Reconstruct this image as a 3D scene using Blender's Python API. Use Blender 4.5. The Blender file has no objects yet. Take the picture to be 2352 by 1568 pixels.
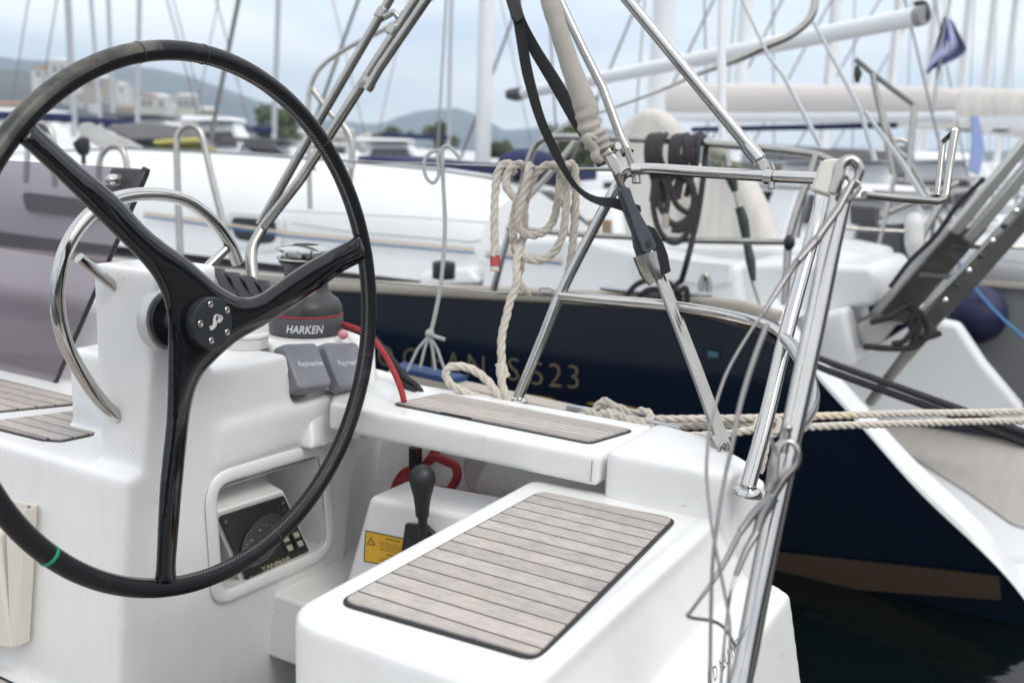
import bpy, bmesh, math, random
from mathutils import Vector, Matrix, noise
random.seed(7)
SC = bpy.context.scene
COL = SC.collection
PI = math.pi
# ------------------------------------------------------------------ camera
FPX, CX, CY = 2287.0, 1176.0, 784.0          # focal length and centre measured on a 2352 x 1568 grid
CAMZ = 1.25
_th = math.atan((CY-350)/FPX); _r = math.radians(2.0); _y = math.radians(30.0)
FWD = Vector((math.cos(_y)*math.cos(_th), math.sin(_y)*math.cos(_th), -math.sin(_th)))
_r0 = Vector((math.sin(_y), -math.cos(_y), 0)); _u0 = _r0.cross(FWD)
RGT = math.cos(_r)*_r0 + math.sin(_r)*_u0
UPV = -math.sin(_r)*_r0 + math.cos(_r)*_u0
CAM = Vector((0, 0, CAMZ))
cam = bpy.data.cameras.new('camera'); camo = bpy.data.objects.new('camera', cam); COL.objects.link(camo)
camo.matrix_world = Matrix(((RGT.x, UPV.x, -FWD.x, 0), (RGT.y, UPV.y, -FWD.y, 0), (RGT.z, UPV.z, -FWD.z, CAMZ), (0, 0, 0, 1)))
cam.sensor_width = 36; cam.lens = FPX/2352*36
cam.clip_start = 0.05; cam.clip_end = 9000
cam.dof.use_dof = True; cam.dof.focus_distance = 1.78; cam.dof.aperture_fstop = 3.2; cam.dof.aperture_blades = 7
SC.camera = camo
def ray(x, y): return FWD + RGT*((x-CX)/FPX) - UPV*((y-CY)/FPX)
def P(x, y, d): return CAM + ray(x, y)*d
def PL(x, y, p, n):
    d = ray(x, y); n = Vector(n); return CAM + d*((Vector(p)-CAM).dot(n)/d.dot(n))
def PZ(x, y, z): return PL(x, y, (0, 0, z), (0, 0, 1))
def PX(x, y, X): return PL(x, y, (X, 0, 0), (1, 0, 0))
def PY(x, y, Y): return PL(x, y, (0, Y, 0), (0, 1, 0))
def ZC(ox, oy, s): return lambda x, y: ((ox+x/s)*.57422, (oy+y/s)*.57422)   # detail crop -> grid
# ------------------------------------------------------------------ world, sun, exposure
W = bpy.data.worlds.new('World'); SC.world = W; W.use_nodes = True
nt = W.node_tree; nt.nodes.clear(); N = nt.nodes.new; L = nt.links.new
wo = N('ShaderNodeOutputWorld'); add = N('ShaderNodeMixShader')
SUN_EL, SUN_ROT = math.radians(48), math.radians(200)
sky = N('ShaderNodeTexSky'); sky.sky_type = 'NISHITA'; sky.sun_disc = False; sky.sun_elevation = SUN_EL; sky.sun_rotation = SUN_ROT
b1 = N('ShaderNodeBackground'); b1.inputs[1].default_value = .12; L(sky.outputs[0], b1.inputs[0])
tc = N('ShaderNodeTexCoord'); mp = N('ShaderNodeMapping'); mp.inputs['Scale'].default_value = (1.0, 1.0, 4.6); mp.inputs['Location'].default_value = (.3, 1.7, .2)
L(tc.outputs['Generated'], mp.inputs[0])
n1 = N('ShaderNodeTexNoise'); n1.inputs['Scale'].default_value = 2.3; n1.inputs['Detail'].default_value = 5; n1.inputs['Roughness'].default_value = .5
L(mp.outputs[0], n1.inputs['Vector'])
rp = N('ShaderNodeValToRGB'); rp.color_ramp.elements[0].position = .34; rp.color_ramp.elements[0].color = (.58, .65, .74, 1)
rp.color_ramp.elements[1].position = .58; rp.color_ramp.elements[1].color = (1.0, .99, .98, 1)
e = rp.color_ramp.elements.new(.48); e.color = (.78, .82, .86, 1)
L(n1.outputs[0], rp.inputs[0])
b2 = N('ShaderNodeBackground'); b2.inputs[1].default_value = 1.2; L(rp.outputs[0], b2.inputs[0])
L(b1.outputs[0], add.inputs[1]); L(b2.outputs[0], add.inputs[2]); add.inputs[0].default_value = .92
L(add.outputs[0], wo.inputs[0])
sl = bpy.data.lights.new('sun', 'SUN'); sl.energy = 1.0; sl.angle = math.radians(25); sl.color = (1, .95, .89)
so = bpy.data.objects.new('sun', sl); COL.objects.link(so)
# sky rotation 200 deg: sun direction (sin, cos)
sd = Vector((math.sin(SUN_ROT)*math.cos(SUN_EL), math.cos(SUN_ROT)*math.cos(SUN_EL), math.sin(SUN_EL)))
so.rotation_euler = sd.to_track_quat('Z', 'Y').to_euler()
vs = SC.view_settings; vs.view_transform = 'Standard'; vs.look = 'None'; vs.gamma = 1; vs.use_curve_mapping = False; vs.exposure = .60
SC.render.resolution_x = 1024; SC.render.resolution_y = 682
# ------------------------------------------------------------------ materials
MATS = {}
def mat(name, col=(.8, .8, .8), rough=.5, metal=0, coat=0, noise_amt=0, noise_scale=8, bump=0, bump_scale=60, col2=None, stretch=None, spec=None, lo=.35, hi=.7):
    if name in MATS: return MATS[name]
    m = bpy.data.materials.new(name); m.use_nodes = True; t = m.node_tree; b = t.nodes['Principled BSDF']
    b.inputs['Base Color'].default_value = (*col, 1); b.inputs['Roughness'].default_value = rough; b.inputs['Metallic'].default_value = metal
    b.inputs['Coat Weight'].default_value = coat; b.inputs['Coat Roughness'].default_value = .08
    if spec is not None: b.inputs['Specular IOR Level'].default_value = spec
    if noise_amt or bump:
        c = t.nodes.new('ShaderNodeTexCoord'); g = t.nodes.new('ShaderNodeMapping'); t.links.new(c.outputs['Object'], g.inputs[0])
        if stretch: g.inputs['Scale'].default_value = stretch
    if noise_amt:
        n = t.nodes.new('ShaderNodeTexNoise'); n.inputs['Scale'].default_value = noise_scale; n.inputs['Detail'].default_value = 6; n.inputs['Roughness'].default_value = .6
        t.links.new(g.outputs[0], n.inputs['Vector'])
        r = t.nodes.new('ShaderNodeValToRGB'); c2 = col2 or tuple(v*(1-noise_amt) for v in col)
        r.color_ramp.elements[0].position = lo; r.color_ramp.elements[1].position = hi
        r.color_ramp.elements[0].color = (*c2, 1); r.color_ramp.elements[1].color = (*col, 1)
        t.links.new(n.outputs[0], r.inputs[0]); t.links.new(r.outputs[0], b.inputs['Base Color'])
        mr = t.nodes.new('ShaderNodeMapRange'); mr.inputs[3].default_value = min(1, rough*1.25+.03); mr.inputs[4].default_value = rough*.85
        t.links.new(n.outputs[0], mr.inputs[0]); t.links.new(mr.outputs[0], b.inputs['Roughness'])
    if bump:
        n2 = t.nodes.new('ShaderNodeTexNoise'); n2.inputs['Scale'].default_value = bump_scale; n2.inputs['Detail'].default_value = 4
        t.links.new(g.outputs[0], n2.inputs['Vector'])
        bp = t.nodes.new('ShaderNodeBump'); bp.inputs['Strength'].default_value = bump; bp.inputs['Distance'].default_value = .002
        t.links.new(n2.outputs[0], bp.inputs['Height']); t.links.new(bp.outputs[0], b.inputs['Normal'])
    MATS[name] = m; return m
GEL = mat('gelcoat', (.80, .80, .785), .28, coat=.15, noise_amt=.06, noise_scale=3.5, col2=(.755, .75, .72), stretch=(2.2, 2.2, .8), bump=.03, bump_scale=14)
GELW = mat('gelcoat_white', (.72, .73, .73), .3, coat=.15, noise_amt=.06, noise_scale=2)
CREAM = mat('aged_plastic', (.70, .67, .60), .45, noise_amt=.08, noise_scale=9, bump=.1)
CHR = mat('polished_steel', (.54, .525, .505), .09, 1, noise_amt=.06, noise_scale=30, bump=.02, bump_scale=40)
STL = mat('brushed_steel', (.43, .41, .385), .22, 1, noise_amt=.16, noise_scale=18, bump=.04, bump_scale=90)
WIRE = mat('wire_steel', (.27, .26, .255), .35, .9)
BLKG = mat('black_carbon', (.005, .005, .007), .07, spec=.5)
LEA = mat('black_leather', (.007, .007, .009), .34, noise_amt=.5, noise_scale=35, col2=(.02, .019, .018), bump=.3, bump_scale=170, lo=.25, hi=.42, spec=.3)
WORN = mat('worn_leather', (.085, .077, .060), .36, noise_amt=.5, noise_scale=22, col2=(.02, .02, .02), bump=.3, bump_scale=120, lo=.42, hi=.6)
ANOD = mat('black_anodised', (.014, .018, .020), .4, .0, noise_amt=.2, noise_scale=70)
BPL = mat('black_plastic', (.018, .018, .02), .42, noise_amt=.3, noise_scale=25, bump=.1)
GPL = mat('slate_plastic', (.05, .058, .07), .42, noise_amt=.15, noise_scale=25, bump=.1)
GCOV = mat('grey_cover_plastic', (.20, .21, .23), .38, noise_amt=.12, noise_scale=14, bump=.05)
WPL = mat('white_plastic', (.74, .73, .70), .4, noise_amt=.05)
ALU = mat('satin_aluminium', (.55, .56, .58), .3, .9, noise_amt=.1)
ROPE = mat('cream_rope', (.66, .60, .52), .85, noise_amt=.18, noise_scale=45, bump=.6, bump_scale=260)
ROPEY = mat('stained_rope', (.60, .46, .27), .85, noise_amt=.35, noise_scale=30, col2=(.64, .58, .5), bump=.6, bump_scale=260)
ROPEB = mat('charcoal_rope', (.045, .038, .042), .8, noise_amt=.3, noise_scale=80, bump=.8, bump_scale=300)
ROPER = mat('red_rope', (.36, .03, .035), .75, noise_amt=.2, noise_scale=60, bump=.5, bump_scale=260)
ROPEG = mat('pale_rope', (.42, .44, .43), .8, noise_amt=.15, noise_scale=60)
FLECK = mat('flecked_rope', (.015, .014, .016), .7, noise_amt=.9, noise_scale=90, col2=(.35, .03, .04), lo=.32, hi=.36)
WEB = mat('black_webbing', (.008, .009, .010), .75, bump=.5, bump_scale=400)
CANV = mat('beige_canvas', (.42, .39, .345), .9, noise_amt=.12, noise_scale=10, bump=.5, bump_scale=500)
CANVW = mat('cream_canvas', (.72, .68, .625), .9, noise_amt=.2, noise_scale=5, stretch=(1, 3, .4), bump=.6, bump_scale=9)
NAVY = mat('navy_gelcoat', (.0045, .011, .027), .12, coat=.4, noise_amt=.15, noise_scale=1.5)
NCAN = mat('navy_canvas', (.012, .018, .07), .85)
GOLD = mat('gold_lettering', (.27, .21, .11), .5)
GOLDS = mat('gold_stripe', (.55, .38, .06), .4)
TRAIL = mat('weathered_teak_rail', (.47, .42, .36), .7, noise_amt=.2, noise_scale=7, stretch=(1, .1, 1))
CAULK = mat('black_caulk', (.022, .022, .026), .6)
RED = mat('red_tape', (.45, .07, .08), .6)
GREEN = mat('green_tape', (.0, .26, .13), .4)
YEL = mat('yellow_label', (.74, .42, .03), .5)
INK = mat('black_ink', (.015, .015, .02), .5)
TRIM = mat('blue_stripe', (.05, .14, .30), .4)
BEIGES = mat('beige_stripe', (.60, .51, .41), .5)
MARK = mat('white_print', (.62, .64, .66), .5)
MARKG = mat('silver_print', (.66, .66, .64), .35, .3)
GLSD = mat('dark_window', (.025, .026, .03), .12, coat=.4)
PINK = mat('pink_fitting', (.62, .26, .28), .5)
GDK = mat('green_black_rubber', (.03, .045, .04), .5)
WHT = mat('white_paint', (.80, .81, .82), .35)
MAST = mat('painted_mast', (.78, .79, .80), .4, noise_amt=.05, noise_scale=1)
MASTG = mat('grey_mast', (.45, .47, .50), .4)
DKG = mat('dark_grey_plastic', (.06, .06, .065), .5)
FEND = mat('navy_fender', (.012, .014, .06), .6)
GRYH = mat('grey_hull', (.20, .205, .21), .35)
BROWN = mat('brown_boot_top', (.085, .055, .035), .6)
BLUR = mat('blue_rope', (.10, .28, .55), .8)
LILAC = mat('blue_cloth', (.28, .35, .60), .85)
YELC = mat('yellow_cloth', (.46, .41, .13), .8)
GREYC = mat('grey_passerelle', (.33, .315, .29), .30, .85, noise_amt=.35, noise_scale=4)
GREYT = mat('aged_teak_deck', (.42, .39, .36), .75, noise_amt=.12, noise_scale=6, stretch=(.3, 3, 1))
def teak_mat():
    m = bpy.data.materials.new('teak_planks'); m.use_nodes = True; t = m.node_tree; b = t.nodes['Principled BSDF']; A = t.nodes.new; K = t.links.new
    uv = A('ShaderNodeUVMap'); uv.uv_map = 'uv'; s = A('ShaderNodeSeparateXYZ'); K(uv.outputs[0], s.inputs[0])
    fr = A('ShaderNodeMath'); fr.operation = 'FRACT'; K(s.outputs[0], fr.inputs[0])
    fl = A('ShaderNodeMath'); fl.operation = 'FLOOR'; K(s.outputs[0], fl.inputs[0])
    g = A('ShaderNodeMath'); g.operation = 'LESS_THAN'; K(fr.outputs[0], g.inputs[0]); g.inputs[1].default_value = .085
    cm = A('ShaderNodeCombineXYZ'); K(s.outputs[0], cm.inputs[0]); K(s.outputs[1], cm.inputs[1]); 
    sc = A('ShaderNodeMath'); sc.operation = 'MULTIPLY'; K(fl.outputs[0], sc.inputs[0]); sc.inputs[1].default_value = 7.31; K(sc.outputs[0], cm.inputs[2])
    mp = A('ShaderNodeMapping'); K(cm.outputs[0], mp.inputs[0]); mp.inputs['Scale'].default_value = (9, 22, 1)
    n = A('ShaderNodeTexNoise'); n.inputs['Scale'].default_value = 2.2; n.inputs['Detail'].default_value = 8; n.inputs['Roughness'].default_value = .7; K(mp.outputs[0], n.inputs['Vector'])
    mp2 = A('ShaderNodeMapping'); K(cm.outputs[0], mp2.inputs[0]); mp2.inputs['Scale'].default_value = (2.0, 20, 1)
    n2 = A('ShaderNodeTexNoise'); n2.inputs['Scale'].default_value = 1.5; n2.inputs['Detail'].default_value = 4; K(mp2.outputs[0], n2.inputs['Vector'])
    wn = A('ShaderNodeTexWhiteNoise'); wn.noise_dimensions = '1D'; K(fl.outputs[0], wn.inputs['W'])
    r = A('ShaderNodeValToRGB'); r.color_ramp.elements[0].position = .3; r.color_ramp.elements[0].color = (.35, .315, .29, 1); r.color_ramp.elements[1].position = .66; r.color_ramp.elements[1].color = (.52, .475, .435, 1)
    K(n.outputs[0], r.inputs[0])
    r2 = A('ShaderNodeValToRGB'); r2.color_ramp.elements[0].position = .3; r2.color_ramp.elements[0].color = (.84, .84, .87, 1); r2.color_ramp.elements[1].position = .6; r2.color_ramp.elements[1].color = (1.04, 1.02, 1.0, 1)
    K(n2.outputs[0], r2.inputs[0])
    mx = A('ShaderNodeMix'); mx.data_type = 'RGBA'; mx.blend_type = 'MULTIPLY'; mx.inputs[0].default_value = 1; K(r.outputs[0], mx.inputs[6]); K(r2.outputs[0], mx.inputs[7])
    br = A('ShaderNodeMapRange'); br.inputs[3].default_value = .88; br.inputs[4].default_value = 1.1; K(wn.outputs[0], br.inputs[0])
    hs = A('ShaderNodeHueSaturation'); K(br.outputs[0], hs.inputs['Value']); K(mx.outputs[2], hs.inputs['Color'])
    m2 = A('ShaderNodeMix'); m2.data_type = 'RGBA'; K(g.outputs[0], m2.inputs[0]); K(hs.outputs[0], m2.inputs[6]); m2.inputs[7].default_value = (.03, .028, .032, 1)
    K(m2.outputs[2], b.inputs['Base Color']); b.inputs['Roughness'].default_value = .72
    bp = A('ShaderNodeBump'); bp.inputs['Strength'].default_value = .35; bp.inputs['Distance'].default_value = .001
    sb = A('ShaderNodeMath'); sb.operation = 'SUBTRACT'; K(n.outputs[0], sb.inputs[0]); K(g.outputs[0], sb.inputs[1]); K(sb.outputs[0], bp.inputs['Height']); K(bp.outputs[0], b.inputs['Normal'])
    return m
TEAK = teak_mat()
def acrylic():
    m = bpy.data.materials.new('smoked_acrylic'); m.use_nodes = True; t = m.node_tree; A = t.nodes.new; K = t.links.new
    o = t.nodes['Material Output']; t.nodes.remove(t.nodes['Principled BSDF'])
    tr = A('ShaderNodeBsdfTransparent'); tr.inputs[0].default_value = (.70, .66, .69, 1)
    df = A('ShaderNodeBsdfDiffuse'); df.inputs[0].default_value = (.30, .275, .295, 1)
    gl = A('ShaderNodeBsdfGlossy'); gl.inputs['Roughness'].default_value = .06
    n = A('ShaderNodeTexNoise'); n.inputs['Scale'].default_value = 6; c = A('ShaderNodeTexCoord'); K(c.outputs['Object'], n.inputs['Vector'])
    mr = A('ShaderNodeMapRange'); mr.inputs[3].default_value = .12; mr.inputs[4].default_value = .26; K(n.outputs[0], mr.inputs[0])
    a = A('ShaderNodeMixShader'); K(mr.outputs[0], a.inputs[0]); K(tr.outputs[0], a.inputs[1]); K(df.outputs[0], a.inputs[2])
    f = A('ShaderNodeValue'); f.outputs[0].default_value = .05
    b = A('ShaderNodeMixShader'); K(f.outputs[0], b.inputs[0]); K(a.outputs[0], b.inputs[1]); K(gl.outputs[0], b.inputs[2]); K(b.outputs[0], o.inputs[0])
    return m
ACR = acrylic()
def stain_gel():
    # gelcoat with faint vertical drip stains
    m = mat('gelcoat_stained', (.80, .80, .785), .28, coat=.15, noise_amt=.07, noise_scale=6, col2=(.775, .77, .745), stretch=(3.5, 3.5, .45), bump=.03, bump_scale=14, lo=.3, hi=.5)
    return m
GELS = stain_gel()
def specks(m, amt=.55):
    t = m.node_tree; b = t.nodes['Principled BSDF']; l = b.inputs['Base Color'].links[0]; src = l.from_socket; A = t.nodes.new; K = t.links.new
    c = A('ShaderNodeTexCoord'); n = A('ShaderNodeTexNoise'); n.inputs['Scale'].default_value = 150; n.inputs['Detail'].default_value = 1; K(c.outputs['Object'], n.inputs['Vector'])
    n2 = A('ShaderNodeTexNoise'); n2.inputs['Scale'].default_value = 9; K(c.outputs['Object'], n2.inputs['Vector'])
    ad = A('ShaderNodeMath'); ad.operation = 'ADD'; K(n.outputs[0], ad.inputs[0]); K(n2.outputs[0], ad.inputs[1])
    r = A('ShaderNodeMapRange'); r.inputs[1].default_value = 1.34; r.inputs[2].default_value = 1.42; r.inputs[4].default_value = amt; K(ad.outputs[0], r.inputs[0])
    mx = A('ShaderNodeMix'); mx.data_type = 'RGBA'; K(r.outputs[0], mx.inputs[0]); K(src, mx.inputs[6]); mx.inputs[7].default_value = (.42, .38, .32, 1); K(mx.outputs[2], b.inputs['Base Color'])
specks(GEL); specks(GELS)
# ------------------------------------------------------------------ object helpers
WL = {}        # world location of empties
def finish(o, parent=None):
    COL.objects.link(o)
    if parent: o.parent = parent
    return o
def empty(name, loc, label, cat, group=None, kind=None):
    o = bpy.data.objects.new(name, None); o.location = loc; o.empty_display_size = .1; COL.objects.link(o); WL[o.name] = Vector(loc)
    o['label'] = label; o['category'] = cat
    if group: o['group'] = group
    if kind: o['kind'] = kind
    return o
def wloc(o):
    v = Vector((0, 0, 0))
    while o: v += Vector(o.location); o = o.parent
    return v
class MB:
    def __init__(s): s.v = []; s.f = []; s.m = []; s.uv = {}; s.mi = 0
    def add(s, vs, fs, mi=None, uvs=None):
        o = len(s.v); s.v += [tuple(v) for v in vs]
        for k, f in enumerate(fs):
            s.f.append([o+i for i in f]); s.m.append(s.mi if mi is None else mi)
            if uvs: s.uv[len(s.f)-1] = [uvs[i] for i in f]
        return s
    def box(s, a, b, mi=None):
        x0, y0, z0 = a; x1, y1, z1 = b
        return s.add([(x0,y0,z0),(x1,y0,z0),(x1,y1,z0),(x0,y1,z0),(x0,y0,z1),(x1,y0,z1),(x1,y1,z1),(x0,y1,z1)],
                     [(0,3,2,1),(4,5,6,7),(0,1,5,4),(1,2,6,5),(2,3,7,6),(3,0,4,7)], mi)
    def hexa(s, bot, top, mi=None):      # two matching loops of points
        n = len(bot); return s.add(list(bot)+list(top), [tuple(range(n))[::-1], tuple(range(n, 2*n))]+[(i, (i+1) % n, n+(i+1) % n, n+i) for i in range(n)], mi)
    def prism(s, poly, z0, z1, mi=None):
        return s.hexa([(p[0], p[1], z0) for p in poly], [(p[0], p[1], z1) for p in poly], mi)
    def slab(s, pts, off, mi=None):      # polygon and its copy moved by off
        off = Vector(off); return s.hexa([Vector(p) for p in pts], [Vector(p)+off for p in pts], mi)
    def tube(s, pts, r, n=12, sub=0, caps=True, closed=False, ell=None, up=None, mi=None):
        pts = [Vector(p) for p in pts]
        rs = list(r) if isinstance(r, (list, tuple)) else [r]*len(pts)
        if sub: pts, rs = crom(pts, rs, sub, closed)
        fr = frames(pts, closed, up); vs = []; fs = []; m = len(pts)
        for i, (p, (t, a, b)) in enumerate(zip(pts, fr)):
            for k in range(n):
                g = 2*PI*k/n; e = ell or (1, 1); vs.append(p + a*(math.cos(g)*rs[i]*e[0]) + b*(math.sin(g)*rs[i]*e[1]))
        for i in range(m if closed else m-1):
            j = (i+1) % m
            for k in range(n): fs.append((i*n+k, i*n+(k+1) % n, j*n+(k+1) % n, j*n+k))
        if caps and not closed: fs += [tuple(range(n))[::-1], tuple(range((m-1)*n, m*n))]
        return s.add(vs, fs, mi)
    def lathe(s, prof, c, ax=(0, 0, 1), n=32, mi=None):      # prof: (radius, height)
        ax = Vector(ax).normalized(); a = ax.orthogonal().normalized(); b = ax.cross(a); c = Vector(c); vs = []; fs = []
        for r, h in prof:
            for k in range(n): g = 2*PI*k/n; vs.append(c+ax*h+(a*math.cos(g)+b*math.sin(g))*max(r, 1e-4))
        for i in range(len(prof)-1):
            for k in range(n): fs.append((i*n+k, i*n+(k+1) % n, (i+1)*n+(k+1) % n, (i+1)*n+k))
        m = len(prof); fs += [tuple(range(n))[::-1], tuple(range((m-1)*n, m*n))]
        return s.add(vs, fs, mi)
    def sphere(s, c, r, n=20, sc=(1, 1, 1), mi=None):
        m = max(6, n//2); c = Vector(c); pr = []
        vs = []; fs = []
        for i in range(m+1):
            a = PI*i/m
            for k in range(n): g = 2*PI*k/n; vs.append(c+Vector((r*sc[0]*math.sin(a)*math.cos(g), r*sc[1]*math.sin(a)*math.sin(g), r*sc[2]*math.cos(a))))
        for i in range(m):
            for k in range(n): fs.append((i*n+k, (i+1)*n+k, (i+1)*n+(k+1) % n, i*n+(k+1) % n))
        return s.add(vs, fs, mi)
    def rope(s, pts, r, pitch=None, sub=8, n=7, mi=None):    # three laid strands
        pts = [Vector(p) for p in pts]; pts, _ = crom(pts, [r]*len(pts), sub)
        pitch = pitch or r*7.5; pts = resample(pts, pitch/9); fr = frames(pts)
        L_ = 0; st = [[], [], []]
        for i, (p, (t, a, b)) in enumerate(zip(pts, fr)):
            if i: L_ += (p-pts[i-1]).length
            for k in range(3):
                g = 2*PI*(L_/pitch+k/3); st[k].append(p+(a*math.cos(g)+b*math.sin(g))*r*.50)
        for q in st: s.tube(q, r*.56, n, mi=mi)
        return s
    def text(s, txt, o, u, v, size=1, depth=0, mi=None, mono=None, space=1.0, bold=0, shear=0):
        c = bpy.data.curves.new('t', 'FONT'); c.body = txt; c.size = 1; c.space_character = space; c.resolution_u = 3; c.offset = bold; c.shear = shear
        c.extrude = 0; ob = bpy.data.objects.new('t', c); COL.objects.link(ob)
        dg = bpy.context.evaluated_depsgraph_get(); me = bpy.data.meshes.new_from_object(ob.evaluated_get(dg))
        o = Vector(o); u = Vector(u); v = Vector(v); w = u.cross(v).normalized()
        s.add([o+u*(q.co.x*size)+v*(q.co.y*size)+w*depth for q in me.vertices], [tuple(p.vertices) for p in me.polygons], mi)
        bpy.data.objects.remove(ob); bpy.data.curves.remove(c); bpy.data.meshes.remove(me); return s
    def mesh(s, name, mats, smooth=True, off=Vector((0, 0, 0)), angle=40):
        me = bpy.data.meshes.new(name); me.from_pydata([tuple(Vector(v)-off) for v in s.v], [], s.f)
        for m in (mats if isinstance(mats, (list, tuple)) else [mats]): me.materials.append(m)
        for p, mi in zip(me.polygons, s.m): p.material_index = mi
        if s.uv:
            ul = me.uv_layers.new(name='uv')
            for i, p in enumerate(me.polygons):
                if i in s.uv:
                    for li, q in zip(p.loop_indices, s.uv[i]): ul.data[li].uv = q
        if smooth:
            me.shade_smooth(); me.set_sharp_from_angle(angle=math.radians(angle))
        return me
    def build(s, name, mats, parent=None, smooth=True, bevel=0, seg=3, label=None, remesh=0, smit=0, angle=40, recalc=True):
        off = wloc(parent) if parent else Vector((0, 0, 0))
        me = s.mesh(name, mats, smooth, off, angle)
        if recalc and not s.uv:
            bm = bmesh.new(); bm.from_mesh(me); bmesh.ops.recalc_face_normals(bm, faces=bm.faces); bm.to_mesh(me); bm.free()
        o = bpy.data.objects.new(name, me)
        if bevel:
            b = o.modifiers.new('bevel', 'BEVEL'); b.width = bevel; b.segments = seg; b.limit_method = 'ANGLE'; b.angle_limit = math.radians(35); b.harden_normals = False
        if remesh:
            r = o.modifiers.new('remesh', 'REMESH'); r.mode = 'VOXEL'; r.voxel_size = remesh; r.use_smooth_shade = True
            if smit: q = o.modifiers.new('smooth', 'SMOOTH'); q.factor = .5; q.iterations = smit
        if label: o['label'] = label
        return finish(o, parent)
def crom(pts, rs, sub, closed=False):
    n = len(pts); out = []; ro = []
    g = (lambda i: pts[i % n]) if closed else (lambda i: pts[min(max(i, 0), n-1)])
    h = (lambda i: rs[i % n]) if closed else (lambda i: rs[min(max(i, 0), n-1)])
    for i in range(n if closed else n-1):
        a, b, c, d = g(i-1), g(i), g(i+1), g(i+2)
        if not closed and i == 0: a = b*2-c
        if not closed and i == n-2: d = c*2-b
        for k in range(sub):
            t = k/sub; out.append(.5*((2*b)+(c-a)*t+(2*a-5*b+4*c-d)*t*t+(3*b-a-3*c+d)*t**3)); ro.append(h(i)*(1-t)+h(i+1)*t)
    if not closed: out.append(pts[-1].copy()); ro.append(rs[-1])
    return out, ro
def resample(pts, step):
    out = [pts[0]]; acc = 0
    for a, b in zip(pts, pts[1:]):
        l = (b-a).length
        while acc+l >= step:
            t = (step-acc)/l; a = a.lerp(b, t); l = (b-a).length; out.append(a); acc = 0
        acc += l
    return out
def frames(pts, closed=False, up=None):
    n = len(pts); T = []
    for i in range(n):
        a = pts[(i-1) % n] if (closed or i) else pts[0]; b = pts[(i+1) % n] if (closed or i < n-1) else pts[-1]
        t = (b-a); T.append(t.normalized() if t.length > 1e-9 else Vector((0, 0, 1)))
    out = []; a = (Vector(up) if up else T[0].orthogonal()); a = (a-T[0]*a.dot(T[0])).normalized()
    for t in T:
        if up: a = Vector(up)
        a = a-t*a.dot(t); a = a.normalized() if a.length > 1e-6 else t.orthogonal().normalized()
        out.append((t, a, t.cross(a)))
    return out
def rpoly(pts, r, seg=6):     # rounded polygon in 3D or 2D, r number or list
    pts = [Vector(p).to_3d() if len(p) == 2 else Vector(p) for p in pts]; n = len(pts); out = []
    rr = r if isinstance(r, (list, tuple)) else [r]*n
    for i, p in enumerate(pts):
        a = (pts[i-1]-p); b = (pts[(i+1) % n]-p); rad = rr[i]
        if rad <= 0: out.append(p); continue
        ang = a.angle(b); d = min(rad/math.tan(ang/2), a.length*.48, b.length*.48); A = p+a.normalized()*d; B = p+b.normalized()*d
        for k in range(seg+1): t = k/seg; out.append(A*(1-t)**2+p*(2*t*(1-t))+B*t*t)
    return out
def teak(poly, z, w, along='y', parent=None, name='teak_panel', thick=.004, r=.02, border=.010, label=None, u0=0):
    # black caulk bed with planked panel inset on top; w plank width
    pts = rpoly([Vector((p[0], p[1], 0)) for p in poly], r)
    c = sum(pts, Vector())/len(pts)
    m = MB(); m.prism([(p.x, p.y) for p in pts], z-.004, z+thick-.003, 1)
    ins = []; n = len(pts)
    for i, p in enumerate(pts):
        t = (pts[(i+1) % n]-pts[i-1]).normalized(); nn = Vector((-t.y, t.x, 0))
        if nn.dot(c-p) < 0: nn = -nn
        ins.append(p+nn*border)
    vs = [(p.x, p.y, z+thick) for p in ins]+[(p.x, p.y, z) for p in ins]; k = len(ins)
    uv = [(((p[0] if along == 'y' else p[1])-u0)/w+100, (p[1] if along == 'y' else p[0])) for p in vs]
    m.add(vs, [tuple(range(k))]+[(i, (i+1) % k, k+(i+1) % k, k+i) for i in range(k)], 0, uv)
    return m.build(name, [TEAK, CAULK], parent, smooth=False, label=label, recalc=False)
def flip_up(o): return o
def bar(name, a, b, r, m, parent, n=14, r2=None): return MB().tube([a, b], [r, r2 or r], n).build(name, m, parent)
def struct(o): o['kind'] = 'structure'; return o
def tag(o, label, cat, group=None, kind=None):
    o['label'] = label; o['category'] = cat
    if group: o['group'] = group
    if kind: o['kind'] = kind
    return o
def PP(l): return [P(*q) for q in l]
# ================================================================== SETTING
def water_mat():
    m = mat('harbour_water', (.002, .004, .004), .10)
    t = m.node_tree; b = t.nodes['Principled BSDF']; c = t.nodes.new('ShaderNodeTexCoord')
    n = t.nodes.new('ShaderNodeTexNoise'); n.inputs['Scale'].default_value = 3.0; n.inputs['Detail'].default_value = 3; t.links.new(c.outputs['Object'], n.inputs['Vector'])
    bp = t.nodes.new('ShaderNodeBump'); bp.inputs['Strength'].default_value = .25; bp.inputs['Distance'].default_value = .08; t.links.new(n.outputs[0], bp.inputs['Height']); t.links.new(bp.outputs[0], b.inputs['Normal'])
    b.inputs['Specular IOR Level'].default_value = .2
    return m
WATZ = -.62
struct(MB().add([(-4000, -4000, WATZ), (4000, -4000, WATZ), (4000, 4000, WATZ), (-4000, 4000, WATZ)], [(0, 1, 2, 3)]).build('water', water_mat(), smooth=False))
HILL = mat('hillside', (.030, .042, .040), .95, noise_amt=.5, noise_scale=.006, col2=(.085, .085, .075), lo=.4, hi=.65)
SHORE = mat('shore_ground', (.20, .19, .16), .95)
def az(x, d, y=360):     # ground point at horizontal distance d along pixel column x
    v = ray(x, y); v.z = 0; return v.normalized()*d
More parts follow.
